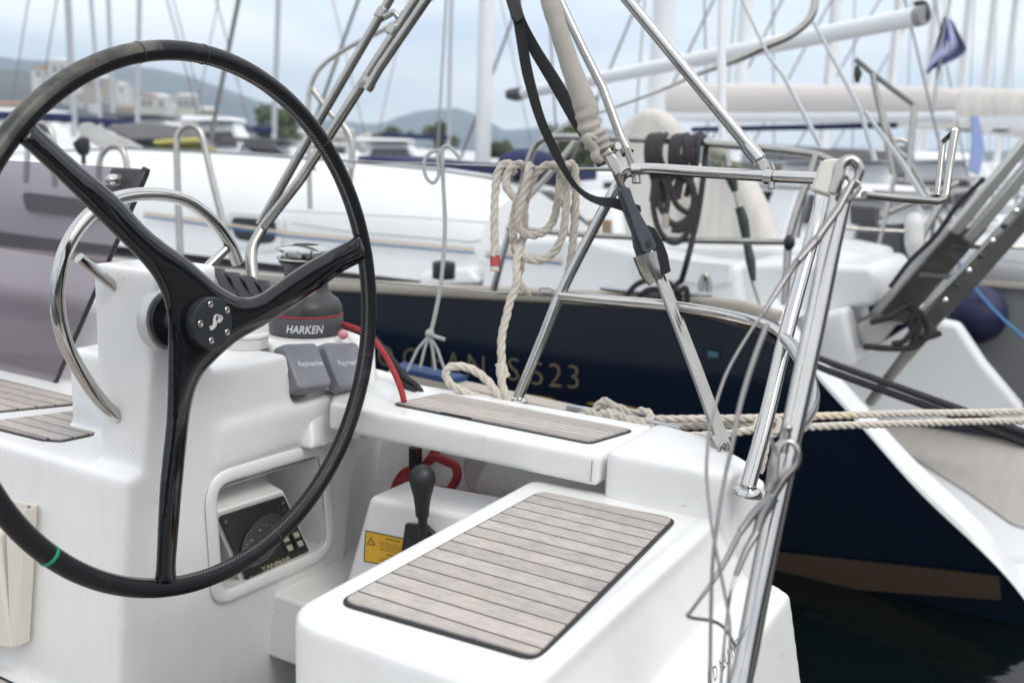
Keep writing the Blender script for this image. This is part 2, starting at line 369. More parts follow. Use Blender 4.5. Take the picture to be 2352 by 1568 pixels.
def ridge(name, prof, dist, depth, seed):
    # prof: (column, row of skyline); real hills, width and depth, rising from the shore
    m = MB(); cols = []; n = 14; random.seed(seed)
    xs = [prof[0][0]+(prof[-1][0]-prof[0][0])*i/90 for i in range(91)]
    for x in xs:
        for (a, b) in zip(prof, prof[1:]):
            if a[0] <= x <= b[0]: y = a[1]+(b[1]-a[1])*(x-a[0])/(b[0]-a[0]); break
        v = ray(x, y); h = CAMZ+v.z/math.hypot(v.x, v.y)*(dist+depth*.5)
        base = az(x, 1); row = []
        for k in range(n+1):
            t = k/n; s = math.sin(PI*t)**.8; dd = dist+depth*t
            zz = WATZ+(h-WATZ)*s*(1 if k == n//2 else (.93+.1*noise.noise(Vector((x*.01, k*.9, seed)))))+(3*noise.noise(Vector((x*.03, k, 1))) if 0 < k < n else 0)
            row.append((base.x*dd, base.y*dd, max(zz, WATZ-.5)))
        cols.append(row)
    vs = [p for r in cols for p in r]; fs = []
    for i in range(len(cols)-1):
        for k in range(n): a = i*(n+1)+k; fs.append((a, a+n+1, a+n+2, a+1))
    struct(m.add(vs, fs).build(name, HILL))
ridge('hills', [(-900, 108), (-500, 106), (-200, 116), (0, 132), (120, 142), (230, 150), (350, 155), (440, 176), (540, 212), (620, 240), (690, 262), (760, 300), (840, 330)], 1650, 1000, 3)
ridge('hills', [(600, 262), (700, 270), (790, 278), (860, 287), (960, 255), (1040, 247), (1080, 258), (1160, 300), (1260, 290), (1330, 285), (1480, 310), (1700, 330), (2100, 345), (2600, 350)], 2100, 900, 5)
# low shore strip under the town
sp = [az(x, 330) for x in range(-700, 2900, 120)]; sq = [az(x, 1550) for x in range(-700, 2900, 120)]
struct(MB().add([(p.x, p.y, WATZ+1.0) for p in sp]+[(p.x, p.y, WATZ+1.4) for p in sq]+[(p.x*.997, p.y*.997, WATZ-.5) for p in sp],
    [(i, i+1, len(sp)+i+1, len(sp)+i) for i in range(len(sp)-1)]+[(i, 2*len(sp)+i, 2*len(sp)+i+1, i+1) for i in range(len(sp)-1)]).build('shore', SHORE, smooth=False))
QUAY = mat('unseen_quay_concrete', (.16, .155, .145), .9, noise_amt=.3, noise_scale=2)
struct(MB().box((-60, -14, WATZ-1), (60, -1.7, -.05)).build('unseen_quay', QUAY, smooth=False))  # unseen quay behind the camera, added to darken reflections in the steel
struct(MB().box((-60, -14.6, WATZ-1), (60, -14, 3.4)).build('unseen_dark_wall', mat('unseen_wall_stone', (.13, .12, .11), .95, noise_amt=.4, noise_scale=1.5), smooth=False))  # unseen dark wall, added so the polished steel mirrors less bright sky
# ================================================================== OUR YACHT
Y = empty('sailing_yacht', (1.5, 1.4, .17), 'white sailing yacht with black leather steering wheel and teak helm seat, nearest the camera', 'sailing yacht')
def PA(x, y, off=0): return PL(x, y, (0, 1.40-off, .93), (0, 1, .13))
def YA(z): return 1.40+.13*(.93-z)
# --- pedestal, bench end and console as one moulding
m = MB()
def blk(x0, x1, z0, z1, yb, dy=0): m.hexa([(x0, YA(z0)+dy, z0), (x1, YA(z0)+dy, z0), (x1, yb, z0), (x0, yb, z0)], [(x0, YA(z1)+dy, z1), (x1, YA(z1)+dy, z1), (x1, yb, z1), (x0, yb, z1)])
blk(1.13, 1.34, -.05, .655, 3.2)                      # bench end
m.box((1.30, 1.70, -.05), (1.62, 3.2, .655))
cz = PA(320, 642).z+.012
blk(1.168, 1.312, .45, cz, 1.56)                      # wheel column
m.hexa([(1.28, YA(.60), .60), (1.585, YA(.60), .60), (1.585, 1.8, .60), (1.28, 1.8, .60)], [(1.28, YA(.823), .823), (1.525, YA(.823), .823), (1.525, 1.8, .823), (1.28, 1.8, .823)])                      # console
m.hexa([(1.45, YA(.6)+.012, .60), (1.86, YA(.6)+.012, .60), (1.98, 1.9, .60), (1.45, 1.9, .60)], [(1.45, 1.56, .80), (1.86, 1.56, .78), (1.93, 1.9, .78), (1.45, 1.9, .80)])
blk(1.34, 1.86, .615, .705, 1.50, -.008)               # ledge band above the recess
hole = [PA(*q) for q in [(495.6, 1125), (729, 1050.6), (753, 1254), (503.6, 1369.6)]]
zt = max(hole[0].z, hole[1].z)
def wall(pts, t=.03):
    m.slab([PL_(p) for p in pts], (0, t, 0))
def PL_(p): return Vector((p[0], YA(p[1]), p[1]))
h = [(q.x, q.z) for q in hole]
X0, X1, Z0, Z1 = 1.30, 1.80, -.05, .66
wall([(X0, Z1), (X1, Z1), h[1], h[0]]); wall([(X1, Z1), (X1, Z0), h[2], h[1]]); wall([(X1, Z0), (X0, Z0), h[3], h[2]]); wall([(X0, Z0), (X0, Z1), h[0], h[3]])
m.hexa([(1.77, YA(-.05)+.015, -.05), (1.96, 1.54, -.05), (1.96, 1.60, -.05), (1.77, 1.56, -.05)], [(1.77, YA(.66)+.015, .66), (1.96, 1.48, .66), (1.96, 1.54, .66), (1.77, 1.50, .66)])
m.build('pedestal', GELS, Y, remesh=.0065, smit=24, label='white moulded wheel pedestal and console with faint drip stains')
# recess liner
m = MB(); f = [Vector(p) for p in hole]; bk = [p+Vector((0, .17, .0)) for p in hole]
for i in range(4): m.add([f[i], f[(i+1) % 4], bk[(i+1) % 4], bk[i]], [(0, 1, 2, 3)])
m.add(bk, [(0, 1, 2, 3)]); rec = m.build('instrument_recess', GEL, Y, smooth=False)
zz = ZC(700, 1650, 1.809)
fr_o = [zz(218, 440), zz(1102, 196), zz(1162, 1010), zz(300, 1387)]
fr_i = [zz(290, 545), zz(1040, 318), zz(1108, 968), zz(318, 1330)]
mid = [PA((a[0]*.55+b[0]*.45), (a[1]*.55+b[1]*.45), .004) for a, b in zip(fr_o, fr_i)]
MB().tube(rpoly(mid, .05, 8), .0150, 12, closed=True, ell=(.36, 1), up=(0, 1, 0)).build('recess_frame', GEL, Y)
# engine panel: white box with black plate
pc = [PL(x, y, (0, 1.475, .42), (0, 1, .25)) for x, y in [(498.7, 1185.5), (649.5, 1137), (710.5, 1271), (565.4, 1335)]]
pcn = (pc[1]-pc[0]).cross(pc[3]-pc[0]).normalized(); pcn = pcn if pcn.y < 0 else -pcn
cc = sum(pc, Vector())/4
g = [cc+(p-cc)*1.10 for p in pc]
MB().slab([p-pcn*.003 for p in rpoly(g, .012)], -pcn*.15).build('panel_housing', GEL, rec, bevel=.006)
pan = MB().slab([p for p in rpoly(pc, .008)], pcn*.005).build('engine_panel', BPL, Y, bevel=.001, label='black engine control panel with round rev counter')
pu = (pc[1]-pc[0]).normalized(); pw = (pc[1]-pc[0]).length; pv = (pc[0]-pc[3]).normalized(); ph = (pc[0]-pc[3]).length
def pp(u, v, o=.0055): # bilinear
    return (pc[3]*(1-u)+pc[2]*u)*(1-v)+(pc[0]*(1-u)+pc[1]*u)*v+pcn*o
gc = pp(.43, .52); m = MB(); R_ = ph*.245
m.lathe([(R_*1.08, 0), (R_*1.08, .003), (R_*.97, .0035), (R_*.97, .002), (0, .002)], gc, pcn, 40); gg = m.build('rev_counter', mat('gauge_face', (.045, .05, .055), .2, coat=.3), pan)
m = MB()
for k in range(26):
    a = math.radians(225-270*k/25); d = pu*math.cos(a)+pv*math.sin(a); s = pu*math.sin(a)-pv*math.cos(a); l = .80 if k % 5 == 0 else .86
    m.add([gc+pcn*.0042+d*R_*l+s*.0004, gc+pcn*.0042+d*R_*.93+s*.0004, gc+pcn*.0042+d*R_*.93-s*.0004, gc+pcn*.0042+d*R_*l-s*.0004], [(0, 1, 2, 3)])
for k, tx in enumerate(['0', '10', '20', '30', '40']):
    a = math.radians(225-270*k/4); m.text(tx, gc+pcn*.0042+pu*(math.cos(a)*R_*.62-.004)+pv*(math.sin(a)*R_*.62-.003), pu, pv, .009)
m.build('dial_marks', MARK, pan, smooth=False, recalc=False)
m = MB(); m.text('YANMAR', pp(.24, .075, .0062), pu, pv, .0235, bold=.012, space=.95); m.build('maker_lettering', mat('cream_print', (.62, .58, .42), .5), pan, smooth=False, recalc=False)
m = MB()
for k, tx in enumerate('TATA'):
    c0 = pp(.58+.115*k, .80, .0062); c0 = c0+pv*.01; m.text('TATD'[k], c0, -pu if k % 2 else pu, -pv, .011)
m.build('panel_symbols', mat('dim_print', (.30, .31, .26), .5), pan, smooth=False, recalc=False)
for (u, v) in [(.66, .20), (.83, .20)]:
    sw = MB().slab(rpoly([pp(u, v-.01, .005), pp(u+.14, v-.01, .005), pp(u+.14, v+.30, .005), pp(u, v+.30, .005)], .003), pcn*.006).build('switch', BPL, pan, bevel=.0015)
    m = MB()
    for q in (.03, .18): m.slab([pp(u+.03, v+q, .0112), pp(u+.11, v+q, .0112), pp(u+.11, v+q+.085, .0112), pp(u+.03, v+q+.085, .0112)], pcn*.001)
    m.build('button', mat('cream_button', (.55, .55, .42), .4), pan, smooth=False)
for (u, v) in [(.06, .93), (.94, .93), (.94, .07), (.06, .07)]:
    MB().lathe([(.0045, 0), (.0045, .0015), (.002, .0022), (0, .001)], pp(u, v), pcn, 14).build('screw', STL, pan)
# --- coaming seat over the cubby
m = MB(); m.prism([(1.605, 1.375), (1.605, .735), (1.872, .735), (1.872, 1.43), (1.68, 1.43)], .648, .708); m.box((1.70, 1.37, .60), (1.872, 1.48, .695))
m.build('coaming_seat', GEL, Y, remesh=.006, smit=9)
teak([(PZ(*q, .708).x, PZ(*q, .708).y) for q in [(897, 929), (1355, 1021), (1460, 990), (1016, 905)]], .709, .0188, 'y', Y, 'teak_panel', r=.02, border=.0055)
MB().tube([(1.6045, .748, .657), (1.6045, .747, .697)], .0008, 6).build('seam', mat('seam_dark', (.25, .24, .22), .6), Y)
# --- helm seat and transom
m = MB(); m.prism([tuple(p)[:2] for p in rpoly([(.925, .50), (.925, .885), (1.63, .885), (1.66, .50)], [.02, .07, .03, .01], 6)], -.05, .630)
m.box((.925, .505, .60), (1.66, .53, .636))
x0, x1 = .60, 1.685
pr_ = [(.54, .63), (.505, .625), (.455, .525), (.415, .512), (.385, .50), (.30, .10), (.30, -.6), (.70, -.6), (.70, .3), (.54, .4)]
m.hexa([(x0, a, b) for a, b in pr_], [(x1, a, b) for a, b in pr_])
m.build('helm_seat', GEL, Y, remesh=.0065, smit=10)
MB().tube([(.9242, .52, .545), (.9242, .83, .545)], .0016, 8).build('seat_groove', mat('groove_shadow', (.45, .44, .42), .6), Y)
teak([(PZ(*q, .636).x, PZ(*q, .636).y) for q in [(772, 1378), (1235, 1512), (1556, 1188), (1240, 1124)]], .6325, .0382, 'y', Y, 'teak_panel', r=.025, border=.0060)
# quarter block and side deck with topsides
m = MB(); m.hexa([(1.606, .47, .4), (1.606, .728, .4), (1.86, .728, .4), (1.84, .60, .4), (1.72, .46, .4)], [(1.615, .485, .716), (1.612, .726, .722), (1.86, .726, .722), (1.83, .60, .720), (1.72, .485, .716)])
m.build('quarter_block', GEL, Y, remesh=.006, smit=34)
m = MB()
for poly, zt_ in [([(1.64, .47), (1.66, .445), (1.70, .45), (1.80, .56), (1.875, .74), (1.64, .74)], .693), ([(1.78, .60), (1.90, .72), (1.97, 1.15), (2.00, 1.5), (1.95, 1.5), (1.92, 1.15), (1.82, .74)], .615), ([(1.95, 1.45), (1.99, 1.45), (2.10, 2.0), (2.28, 3.0), (2.34, 6), (2.05, 6)], .69)]:
    m.hexa([(a_-.09*(a_ > 1.85)+.01, b_-.16*(b_ < .6), -.75) for a_, b_ in poly], [(a_, b_, zt_) for a_, b_ in poly])
m.build('topsides', GEL, Y, remesh=.009, smit=4)
# cubby floor, outer wall and forward deck
m = MB(); m.box((1.55, .80, .10), (1.93, 1.6, .26)); m.build('locker', GEL, Y, bevel=.01)
m = MB(); m.hexa([(1.50, 1.72, .5), (2.32, 1.72, .5), (2.36, 6.2, .5), (1.46, 6.2, .5)], [(1.60, 1.93, .855), (2.16, 2.0, .835), (2.26, 6.2, .87), (1.56, 6.2, .87)])
m.build('side_deck', GELW, Y, bevel=.035, seg=5)
m = MB(); m.hexa([(1.58, 1.40, .60), (1.875, 1.385, .60), (1.99, 1.62, .60), (2.08, 1.95, .60), (1.58, 1.95, .60)], [(1.66, 1.50, .812), (1.845, 1.48, .812), (1.92, 1.65, .812), (1.96, 1.9, .812), (1.6, 1.95, .812)]); m.build('winch_mound', GEL, Y, remesh=.007, smit=12)
struct_sole = MB().box((-.6, .2, .10), (1.14, 6, .166)); struct_sole.build('cockpit_sole', GEL, Y)
teak([(-.5, .55), (1.10, .55), (1.10, 5), (-.5, 5)], .168, .05, 'y', Y, 'teak_panel', r=.02)
# bench teak beyond the pedestal
zb = .655
teak([(PZ(*q, zb).x, PZ(*q, zb).y) for q in [(-60, 975), (95, 1013), (140, 1016), (232, 997), (232, 938)]], zb+.001, .034, 'y', Y, 'teak_panel', r=.015, border=.006)
teak([(PZ(*q, zb).x, PZ(*q, zb).y) for q in [(-200, 966), (0, 948), (222, 926), (0, 871), (-200, 830)]], zb+.001, .034, 'y', Y, 'teak_panel', r=.01, border=.006)
# --- steering wheel
WC = Vector((1.194, 1.298, .945)); WR = .45; tl = .058; yw = .007
wu = Vector((math.cos(yw), math.sin(yw), 0)); wn = Vector((math.sin(yw), -math.cos(yw), 0)); wv = Vector((0, 0, 1))*math.cos(tl)-wn*math.sin(tl); wa = wu.cross(wv).normalized()
if wa.y > 0: wa = -wa
def WP(x, y, o=0): return PL(x, y, WC+wa*o, wa)
wheel = bpy.data.objects.new('steering_wheel', None); wheel.location = WC-wloc(Y); COL.objects.link(wheel); wheel.parent = Y; wheel['label'] = 'large black leather wrapped steering wheel with three carbon spokes'
m = MB(); n = 220; q = 20; r = .0162; vs = []
for i in range(n):
    a = 2*PI*i/n; d = wu*math.cos(a)+wv*math.sin(a)
    rr = r*(1+.012*noise.noise(Vector((math.cos(a)*9, math.sin(a)*9, 0))))
    for k in range(q): g = 2*PI*k/q; vs.append(WC+d*(WR+rr*math.cos(g))+wa*rr*math.sin(g))
for i in range(n):
    aa = math.degrees(2*PI*i/n)
    for k in range(q):
        g = 360*k/q; j = (i+1) % n; worn = 98 < aa < 168 and (g < 75 or g > 290)
        m.add([], []); m.f.append([i*q+k, i*q+(k+1) % q, j*q+(k+1) % q, j*q+k]); m.m.append(1 if worn else 0)
m.v = [tuple(v) for v in vs]; m.build('rim', [LEA, WORN], wheel)
m = MB(); zg = []
for i in range(760):
    a = 2*PI*i/760; d = wu*math.cos(a)+wv*math.sin(a); g = math.radians(148 if i % 2 else 166)
    zg.append(WC+d*(WR+(r+.0004)*math.cos(g))+wa*((r+.0004)*math.sin(g)))
m.tube(zg, .0009, 4, closed=True); m.build('stitching', mat('thread', (.26, .24, .23), .8), wheel)
m = MB()
for px, py in [(318, 122), (465, 122), (746, 316), (838, 815), (633, 1237)]:
    p = WP(px, py); d = (p-WC).normalized(); c = WC+d*WR; t = d.cross(wa); MB().lathe([(r+.0006, -.0012), (r+.0011, 0), (r+.0006, .0012)], c, t, 24).build('seam_band', mat('seam', (.03, .027, .025), .6), wheel)
p = WP(113, 1274); d = (p-WC).normalized(); MB().lathe([(r+.0006, -.003), (r+.0012, -.002), (r+.0012, .002), (r+.0006, .003)], WC+d*WR, d.cross(wa), 28).build('green_band', GREEN, wheel)
m = MB(); d_ = -.055
def spoke(pts):
    P3 = []; R3 = []
    for x, y, o, rr in pts: P3.append(WP(x, y, o)); R3.append(rr)
    m.tube(P3, R3, 18, sub=6, ell=(1, .8), up=wa.cross(P3[-1]-P3[0]))
ol = [(30, 336), (41, 327), (159, 437), (235, 513), (285, 562), (322, 600), (348, 632), (368, 668), (380, 705), (385, 745), (385, 820), (382, 960), (367, 1104), (358, 1300), (356, 1344), (406, 1344), (404, 1300), (417, 1140), (432, 994), (441, 930), (455, 882), (480, 843), (541, 787), (600, 752), (651, 721), (720, 674), (790, 623), (846, 590), (830, 536), (800, 552), (745, 580), (690, 611), (640, 646), (600, 673), (568, 683), (535, 675), (494, 648), (432, 595), (385, 562), (333, 519), (270, 451), (159, 356), (84, 286), (74, 276)]
_o3, _ = crom([Vector((x, y, 0)) for x, y in ol], [0]*len(ol), 3, True); O2 = [(p.x, p.y) for p in _o3]
segs = list(zip(O2, O2[1:]+O2[:1])); GS = 3.5
def dist_in(x, y):
    best = 1e9; ins = False
    for (x0, y0), (x1, y1) in segs:
        dx, dy = x1-x0, y1-y0; L2 = dx*dx+dy*dy+1e-9; t = max(0, min(1, ((x-x0)*dx+(y-y0)*dy)/L2)); d = (x-x0-dx*t)**2+(y-y0-dy*t)**2
        if d < best: best = d; bp = (x0+dx*t, y0+dy*t)
        if (y0 > y) != (y1 > y) and x < (x1-x0)*(y-y0)/(y1-y0+1e-12)+x0: ins = not ins
    return ins, math.sqrt(best), bp
cells = {}; nx, ny = int(860/GS), int(1100/GS)
def off_at(x, y): # the spokes dish back towards the pedestal near the hub
    r_ = math.hypot((x-452)/1.0, (y-742)*.72); return -.020*max(0, 1-r_/330)
idx = {}; fv = []; bv = []
for j in range(ny+1):
    y = 262+j*GS
    for i in range(nx+1):
        x = 20+i*GS
        if abs(x-452) > 90 and abs(y-742) > 0 and y > 900 and not 340 < x < 460: continue
        if y < 900 and x > 470 and (y > 800+ (640-x) or y < 520): continue
        ins, d, bp_ = dist_in(x, y)
        if not ins:
            if d < GS*.75: x_, y_ = bp_; d = 0
            else: continue
        else: x_, y_ = x, y
        if d == 0: h_ = 0.0008
        else:
            R_q = 30.0; dd = min(d, R_q); h_ = .0008+.0205*math.sqrt(max(0, 1-(1-dd/R_q)**2))
        o_ = off_at(x_, y_); idx[(i, j)] = len(fv); fv.append(WP(x_, y_, o_+h_*.95)); bv.append(WP(x_, y_, o_-h_*1.1))
n_ = len(fv); fs = []
quads = [q for q in ((( i, j), (i+1, j), (i+1, j+1), (i, j+1)) for j in range(ny) for i in range(nx)) if all(k in idx for k in q)]
ed = {}
for q in quads:
    f4 = [idx[k] for k in q]; fs.append(f4); fs.append([n_+k for k in f4[::-1]])
    for a_, b_ in zip(f4, f4[1:]+f4[:1]): ed[(a_, b_)] = 1
for (a_, b_) in list(ed):
    if (b_, a_) not in ed: fs.append([b_, a_, n_+a_, n_+b_])
m.add(fv+bv, fs); m.build('spoke', BLKG, wheel, remesh=.0027, smit=14)
hz = ZC(500, 900, 1.96)
HO = .018
HC = WP(*hz(690, 772), HO); m = MB(); m.lathe([(.0455, -.03), (.0455, -.003), (.0435, 0), (.041, .0005), (0, .0005)], HC, wa, 48); m.build('hub_cover', ANOD, wheel)
for x, y in [(668, 622), (800, 667), (590, 774), (800, 842), (675, 908)]:
    c = WP(*hz(x, y), HO+.0005); m = MB(); m.lathe([(.0062, -.001), (.0062, .0018), (.0055, .0024), (.0032, .0024), (.0030, .0008), (0, .0008)], c, wa, 20); m.build('bolt', CHR, wheel)
m = MB()
def lg(pts): m.add([WP(*hz(x, y), HO+.0010) for x, y in pts], [tuple(range(len(pts)))])
lg([(662, 790), (680, 790), (690, 768), (690, 735), (698, 712), (712, 728), (714, 748), (722, 765), (718, 790), (700, 812), (682, 824), (668, 822), (664, 806)])
lg([(698, 712), (708, 700), (724, 697), (728, 707), (716, 714), (712, 728)])
for k in range(4):
    a = [(726+11*k, 697+k*3), (734+11*k, 706+k*4), (738+10*k, 728+k*2), (732+9*k, 750), (720+8*k, 764+k), (716+6*k, 762), (726+8*k, 746), (731+10*k, 728+k), (729+11*k, 708+k*4), (722+11*k, 699+k*3)]
    lg(a)
m.build('emblem', MARKG, wheel, smooth=False, recalc=False)
# shaft, mounting ring
ax_c = WC-wa*0.0
m = MB(); m.lathe([(.057, .106), (.0575, .102), (.0575, .090), (.054, .085), (.045, .085)], ax_c, -wa, 44); m.build('mounting_ring', mat('silver_ring', (.62, .62, .62), .42, .5), Y)
m = MB(); m.lathe([(.0475, .09), (.0475, .080), (.046, .078), (.02, .078)], ax_c, -wa, 40); m.build('mounting_disc', ANOD, Y)
c = WP(*hz(292, 652), -.0775); MB().lathe([(.006, 0), (.006, .002), (.002, .002), (.002, 0)], c, wa, 16).build('bolt', BPL, Y)
MB().lathe([(.022, 0), (.022, .1)], ax_c, -wa, 24).build('shaft', ALU, Y)
# grab rail round the pedestal
gp = [(284, 960), (262, 950), (222, 908), (180, 845), (150, 785), (135, 725), (132, 665), (142, 600), (168, 540), (210, 490), (262, 458), (330, 446), (398, 452), (452, 476), (500, 520), (530, 565), (546, 604)]
gr = MB().tube([PY(x, y, 1.505) for x, y in gp], .0125, 18, sub=6).build('grab_rail', CHR, Y)
MB().tube([PY(181, 592, 1.505), PY(294, 683, 1.50)], .0098, 16).build('strut', CHR, gr)
MB().tube([PY(519, 572, 1.505), PY(440, 650, 1.52)], .0098, 16).build('strut', CHR, gr)
# winch handle pocket
a = [PX(x, y, 1.128) for x, y in [(-40, 1180), (78, 1210), (86, 1185), (60, 1478), (-40, 1460)]]
m = MB(); m.slab([PX(x, y, 1.13) for x, y in [(-60, 1120), (30, 1146), (88, 1158), (70, 1476), (-60, 1450)]], (-.006, 0, 0)); pk = m.build('winch_handle_pocket', CREAM, Y, bevel=.002, label='cream plastic winch handle pocket')
m = MB(); m.slab([PX(x, y, 1.124) for x, y in [(-60, 1205), (30, 1213), (62, 1476), (-60, 1456)]], (-.035, 0, 0)); m.build('pocket_front', CREAM, pk, bevel=.008)
m = MB(); m.slab([PX(x, y, 1.124) for x, y in [(45, 1185), (88, 1160), (70, 1472), (55, 1472)]], (-.03, 0, 0)); m.build('pocket_side', CREAM, pk, bevel=.003)
for q in [(28, 1156), (68, 1165)]:
    MB().lathe([(.0045, 0), (.0045, .002), (0, .003)], PX(*q, 1.124), (-1, 0, 0), 14).build('screw', STL, pk)
# vent cap
m = MB(); c = Vector((0, 0, 0))+PZ(571, 806, .823); c.y += .035; c.x += .03
m.lathe([(.047, 0), (.047, .022), (.048, .024), (.048, .030), (.040, .034), (.037, .06), (.028, .078), (.0, .085)], c, (0, 0, 1), 10); m.build('deck_vent', WPL, Y, bevel=.002)
# instrument covers
def cover(c4, name='instrument_cover'):
    n_ = (c4[1]-c4[0]).cross(c4[3]-c4[0]).normalized(); n_ = n_ if n_.y < 0 else -n_
    cen = sum(c4, Vector())/4; base = rpoly([cen+(p-cen)*1.07-n_*.032 for p in c4], .014); topp = rpoly([p for p in c4], .014)
    m = MB(); m.hexa(base, topp); o = m.build(name, GCOV, Y, bevel=.006, seg=4)
    u = (c4[1]-c4[0]).normalized(); v = (c4[0]-c4[3]).normalized(); w = (c4[1]-c4[0]).length
    m = MB(); m.text('Raymarine', cen+n_*.0010-u*w*.30-v*.003, u, v.normalized(), w*.17, bold=.012); m.build('cover_lettering', MARK, o, smooth=False, recalc=False)
nrm = (0, 1, -.62)
for q in [[(649, 789), (727, 786), (766, 882), (690, 894)], [(743, 786), (822, 785), (850, 880), (783, 892)]]:
    cover([PL(x, y, (0, 1.405, .76), nrm) for x, y in q])
m = MB(); bb = [PL(x, y, (0, 1.442, .76), nrm) for x, y in [(622, 784), (866, 782), (870, 892), (672, 898)]]
m.slab(bb, (0, .12, -.02)); m.build('instrument_mount', GEL, Y, bevel=.012)
# winch
wc = Vector((1.775, 1.592, .815)); wi = bpy.data.objects.new('winch', None); wi.location = wc-wloc(Y); COL.objects.link(wi); wi.parent = Y; wi['label'] = 'black self-tailing winch with chrome top'
MB().lathe([(.086, 0), (.087, .012), (.087, .040), (.085, .0425)], wc, n=48).build('winch_base', DKG, wi)
MB().lathe([(.0855, .0425), (.087, .0435), (.087, .0455), (.0855, .047)], wc, n=48).build('red_line', ROPER, wi)
MB().lathe([(.0855, .0465), (.084, .062), (.076, .078), (.060, .090), (.0525, .105), (.050, .13), (.051, .15), (.057, .160), (.064, .166), (.055, .172)], wc, n=48).build('drum', mat('black_drum', (.02, .02, .022), .38, .1, noise_amt=.5, noise_scale=30, col2=(.05, .05, .05)), wi)
MB().lathe([(.05, .168), (.066, .172), (.068, .176), (.054, .181), (.054, .187), (.069, .192), (.068, .197), (.05, .203), (.03, .206), (.03, .198), (0, .198)], wc, n=48).build('self_tailing_jaw', CHR, wi)
m = MB(); d = Vector((-.5, -.86, 0)).normalized(); u = Vector((.86, -.5, 0)).normalized()
o = wc+d*.0885-u*.062+Vector((0, 0, .012))
# lettering wraps round the base
c_ = bpy.data.curves.new('t', 'FONT'); c_.body = 'HARKEN'; c_.size = 1; c_.offset = .02; c_.shear = .2; ob = bpy.data.objects.new('t', c_); COL.objects.link(ob)
me = bpy.data.meshes.new_from_object(ob.evaluated_get(bpy.context.evaluated_depsgraph_get()))
bm = bmesh.new(); bm.from_mesh(me); bmesh.ops.triangulate(bm, faces=bm.faces); bm.to_mesh(me); bm.free()
a0 = math.atan2(-.87, -.50)-.86
m.add([wc+Vector((math.cos(a0+v.co.x*.022/.088), math.sin(a0+v.co.x*.022/.088), 0))*.0885+Vector((0, 0, .010+v.co.y*.026)) for v in me.vertices], [tuple(p.vertices) for p in me.polygons])
bpy.data.objects.remove(ob); m.build('winch_lettering', MARK, wi, smooth=False, recalc=False)
MB().sphere(P(788, 768, 2.30), .012, 14).build('pink_knob', PINK, wi)
# clutches
m = MB()
cb = P(545, 690, 2.62); u = (P(600, 700, 2.62)-cb); 
m.slab(PP([(470, 700, 2.6), (590, 700, 2.6), (600, 650, 2.6), (480, 610, 2.6)]), FWD*.16); cl = m.build('clutch_bank', mat('grey_clutch', (.45, .45, .44), .4), Y, bevel=.006)
for k in range(4):
    x = 470+34*k; y = 612+9*k; m = MB()
    m.slab(PP([(x, y, 2.56), (x+34, y+4, 2.56), (x+70, y+62, 2.5), (x+64, y+76, 2.5), (x+40, y+70, 2.5), (x+22, y+22, 2.53)]), FWD*.02+RGT*.012); m.build('clutch_lever', BPL, cl, bevel=.009, seg=4)
# smoked acrylic board with black edge
ap = [PX(x, y, 1.5) for x, y in [(-160, 358), (339, 389), (118, 888), (-160, 842)]]
ap = rpoly(ap, [.01, .015, .03, .01]); m = MB(); m.slab(ap, (.008, 0, 0)); brd = m.build('windbreak_board', ACR, Y, smooth=False, label='smoked acrylic board with black rubber edge')
MB().tube([PX(x, y, 1.504) for x, y in [(-160, 358), (0, 368), (330, 388), (340, 392), (336, 402), (128, 878), (112, 890), (92, 888), (-160, 842)]][2:], .0055, 10).build('edge_trim', BPL, brd)
m = MB(); m.slab([PX(x, y, 1.512) for x, y in [(255, 386), (318, 390), (290, 462), (232, 452)]], (.02, 0, 0)); m.build('latch_plate', mat('brown_plate', (.09, .065, .06), .5), brd, bevel=.003)
MB().lathe([(.014, 0), (.014, .02), (.010, .028), (0, .03)], PX(272, 414, 1.50), (-1, 0, 0), 20).build('latch_knob', CHR, brd)
# throttle box, sticker, lever
m = MB(); m.hexa([(1.60, y_, z_) for y_, z_ in [(1.262, .522), (1.345, .25), (.80, .25), (.80, .545)]], [(1.74, y_, z_) for y_, z_ in [(1.262, .522), (1.345, .25), (.80, .25), (.80, .545)]])
tb = m.build('throttle_box', GEL, Y, bevel=.014, seg=5)
sk = [PX(x, y, 1.5985) for x, y in [(840, 1218), (1010, 1254), (1010, 1318), (836, 1288)]]
st = MB().add(sk, [(0, 1, 2, 3)]).build('warning_label', YEL, tb, smooth=False); 
su = (sk[1]-sk[0]).normalized(); sv = Vector((0, 0, 1)); so_ = Vector((-.0006, 0, 0)); m = MB()
q = [PX(x, y, 1.598) for x, y in [(852, 1232), (862, 1252), (842, 1250)]]; c3 = sum(q, Vector())/3
m.add(q+[c3+(p-c3)*.72 for p in q], [(0, 1, 4, 3), (1, 2, 5, 4), (2, 0, 3, 5)])
m.text('!', PX(850, 1249, 1.598), su, sv, .013, bold=.02)
m.text('ATTENTION', PX(885, 1239, 1.598), su, sv, .0068, bold=.015)
tx = ["Do not shift into reverse while the", "engine is running ahead, damage may", "occur to the gearbox. Always return to", "neutral before changing direction"]
for k, s_ in enumerate(tx): m.text(s_, PX(872, 1245+5.5*k, 1.598), su, sv, .0050)
m.text('CAUTION', PX(887, 1275, 1.598), su, sv, .0068, bold=.015)
for k, s_ in enumerate(tx[:2]): m.text(s_, PX(872, 1281+5.5*k, 1.598), su, sv, .0050)
m.build('warning_text', INK, tb, smooth=False, recalc=False)
for a, b in [((840, 1218), (1010, 1254)), ((836, 1288), (1010, 1318)), ((840, 1218), (836, 1288))]:
    MB().tube([PX(*a, 1.598), PX(*b, 1.598)], .0009, 6).build('label_border', INK, tb)
